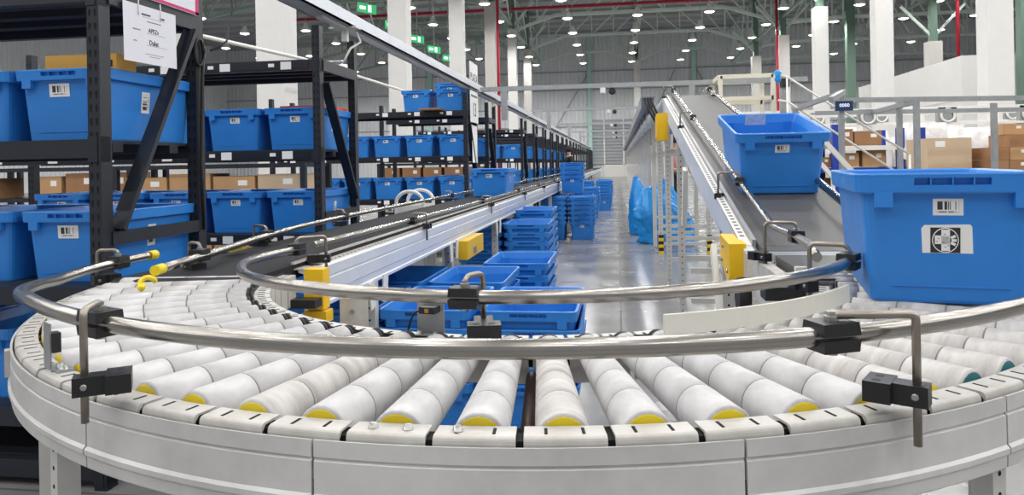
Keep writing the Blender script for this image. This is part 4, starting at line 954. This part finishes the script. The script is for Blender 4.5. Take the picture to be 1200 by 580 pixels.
# wrapped carton pile
for z in range(8):
    for x in range(9):
        for y in range(1):
            if z == 7 and x in (0, 3, 7): continue
            carton('cardboard_carton', (4.93 + .232 * x + random.uniform(-.008, .008), 10.62 + random.uniform(0, .012), .116 + .166 * z), (.222, .55, .163), 'brown carton in the wrapped pile, %s layer up, %s from the bulk box' % (ORD[z], ORD[x]), random.choice((m_card3, m_card3, m_card, m_card3)), 'cartons in the wrapped pile', label_patch=random.random() < .25)
carton('cardboard_carton', (5.17, 10.6, 1.445), (.26, .24, .14), 'orange-brown carton lying on top of the wrapped pile', m_card)
tag(boxo('wooden_pallet', (-.1, -.2, 0), (2.1, .6, .115), m_card3, None, loc=(4.92, 10.55, 0)), 'low pallet under the wrapped carton pile', 'pallet')
# white wrapped pallets and machinery farther back
def wrapped(u, v, w, d, h, i):
    bm = bmesh.new(); n = 6; R = []
    for kz in range(n + 1):
        z = h * kz / n; s = 1 if kz < n - 1 else .93 - .06 * (kz == n); rg = []
        for q in range(20):
            a = 2 * math.pi * q / 20; cx, cy = math.cos(a), math.sin(a); e = .35
            p = Vector((math.copysign(abs(cx) ** e, cx) * w / 2, math.copysign(abs(cy) ** e, cy) * d / 2, z)) ; f = 1 + .05 * mnoise.noise(p * 3 + Vector((i * 3.1, 0, 0)))
            rg.append(bm.verts.new((p.x * s * f, p.y * s * f, z)))
        R.append(rg)
    for A, B in zip(R, R[1:]):
        for q in range(20): bm.faces.new((A[q], A[(q + 1) % 20], B[(q + 1) % 20], B[q])).smooth = True
    bm.faces.new(R[-1]); bm.faces.new(list(reversed(R[0])))
    o = ob('wrapped_pallet', mesh('wrapped_pallet', bm, m_wrap), None, (u, v, 0)); return o
i = 0
for row, v in enumerate((15.6, 18.4)):
    for c_ in range(9):
        if row == 1 and c_ == 5: continue
        u = 2.6 + 1.12 * c_ + .4 * row; h = random.uniform(1.45, 1.85) + .12 * row
        tag(wrapped(u, v + random.uniform(-.2, .2), 1.04, 1.0, h, i), 'white stretch-wrapped pallet load, %s row, %s from the incline' % (('front', 'rear')[row], ORD[c_]), 'pallet load', 'wrapped pallet loads'); i += 1
for j in range(2):
    tag(wrapped(4.95 + .95 * j, 12.9, .7, .7, 1.72 - .1 * j, 40 + j), ('tall white wrapped sack behind the cardboard bulk box', 'rounded white wrapped sack right of the tall one')[j], 'pallet load')
for j, (v, z) in enumerate(((13.6, 1.98), (16.8, 2.15))):
    t = thing('sorter_line', 'white overhead sorter line with round fans, %s row' % ('near', 'far')[j], 'conveyor', (2.2, v, z))
    boxo('frame_rail', (0, 0, 0), (12, .05, .06), m_white, t); boxo('frame_rail', (0, .8, -.04), (12, .85, .02), m_white, t); boxo('lower_rail', (0, -.02, -.26), (12, .03, -.22), m_white, t)
    for k in range(9):
        x = .4 + 1.3 * k; boxo('leg', (x - .03, 0, -z), (x + .03, .06, 0), m_white, t)
        bmo('fan_ring', lambda bm: tube(bm, [(x + .45 + .11 * math.cos(R_(a)), -.03, -.1 + .11 * math.sin(R_(a))) for a in range(0, 360, 24)], .022, 6, closed=True), m_white, t)
        boxo('fan_box', (x + .3, 0, -.24), (x + .6, .12, .04), m_galv, t)
# people far down the hall
def person(loc, shirt, trousers, lab, rz, h=1.68):
    t = thing('person', lab, 'person', loc, (0, 0, rz))
    def skin(name, vs, es, rad, m_):
        me = bpy.data.meshes.new(name); me.from_pydata(vs, es, []); me.update(); o = ob(name, me, t); me.materials.append(m_)
        md = o.modifiers.new('skin', 'SKIN'); md.use_smooth_shade = True
        for i, r in enumerate(rad): me.skin_vertices[0].data[i].radius = (r, r * .8)
        me.skin_vertices[0].data[0].use_root = True
        sb = o.modifiers.new('sub', 'SUBSURF'); sb.levels = 1; sb.render_levels = 1
        return o
    V = [(0, 0, .93), (0, 0, 1.1), (0, 0, 1.32), (0, 0, 1.43), (0, -.01, 1.53), (0, -.01, 1.66), (-.1, 0, .88), (-.1, -.03, .48), (-.11, 0, .08), (-.11, -.12, .05), (.1, 0, .88), (.11, .02, .48), (.12, .03, .08), (.12, -.09, .05),
         (-.19, 0, 1.38), (-.25, -.05, 1.12), (-.22, -.22, 1.0), (-.2, -.3, .98), (.19, 0, 1.38), (.26, -.02, 1.12), (.24, -.16, .95), (.23, -.22, .92)]
    E_ = [(0, 1), (1, 2), (2, 3), (3, 4), (4, 5), (0, 6), (6, 7), (7, 8), (8, 9), (0, 10), (10, 11), (11, 12), (12, 13), (2, 14), (14, 15), (15, 16), (16, 17), (2, 18), (18, 19), (19, 20), (20, 21)]
    Rd = [.14, .13, .16, .06, .085, .09, .09, .065, .045, .04, .09, .065, .045, .04, .065, .05, .035, .03, .065, .05, .035, .03]
    skin('body', V, E_, Rd, m_skin)
    skin('shirt', [(0, 0, .9), (0, 0, 1.1), (0, 0, 1.34), (-.2, 0, 1.38), (-.25, -.04, 1.18), (.2, 0, 1.38), (.26, -.02, 1.18)], [(0, 1), (1, 2), (2, 3), (3, 4), (2, 5), (5, 6)], [.165, .155, .18, .08, .07, .08, .07], shirt)
    skin('trousers', [(0, 0, .93), (-.1, 0, .86), (-.1, -.03, .48), (-.11, 0, .12), (.1, 0, .86), (.11, .02, .48), (.12, .03, .12)], [(0, 1), (1, 2), (2, 3), (0, 4), (4, 5), (5, 6)], [.155, .11, .085, .07, .11, .085, .07], trousers)
    bmo('hair', lambda bm: lathe(bm, [(.10, 1.57), (.115, 1.64), (.10, 1.72), (.05, 1.765), (.01, 1.775)], 14, Matrix.Translation((0, .015, 0))), m_dark, t)
    return t
person((1.25, 16.2, 0), m_shirt, m_dark, 'person in a pink shirt standing behind the conveyor legs', R_(30))
person((-1.70, 25.6, 0), m_dark, m_dark, 'person in dark clothes standing at the racks down the aisle', R_(-60))
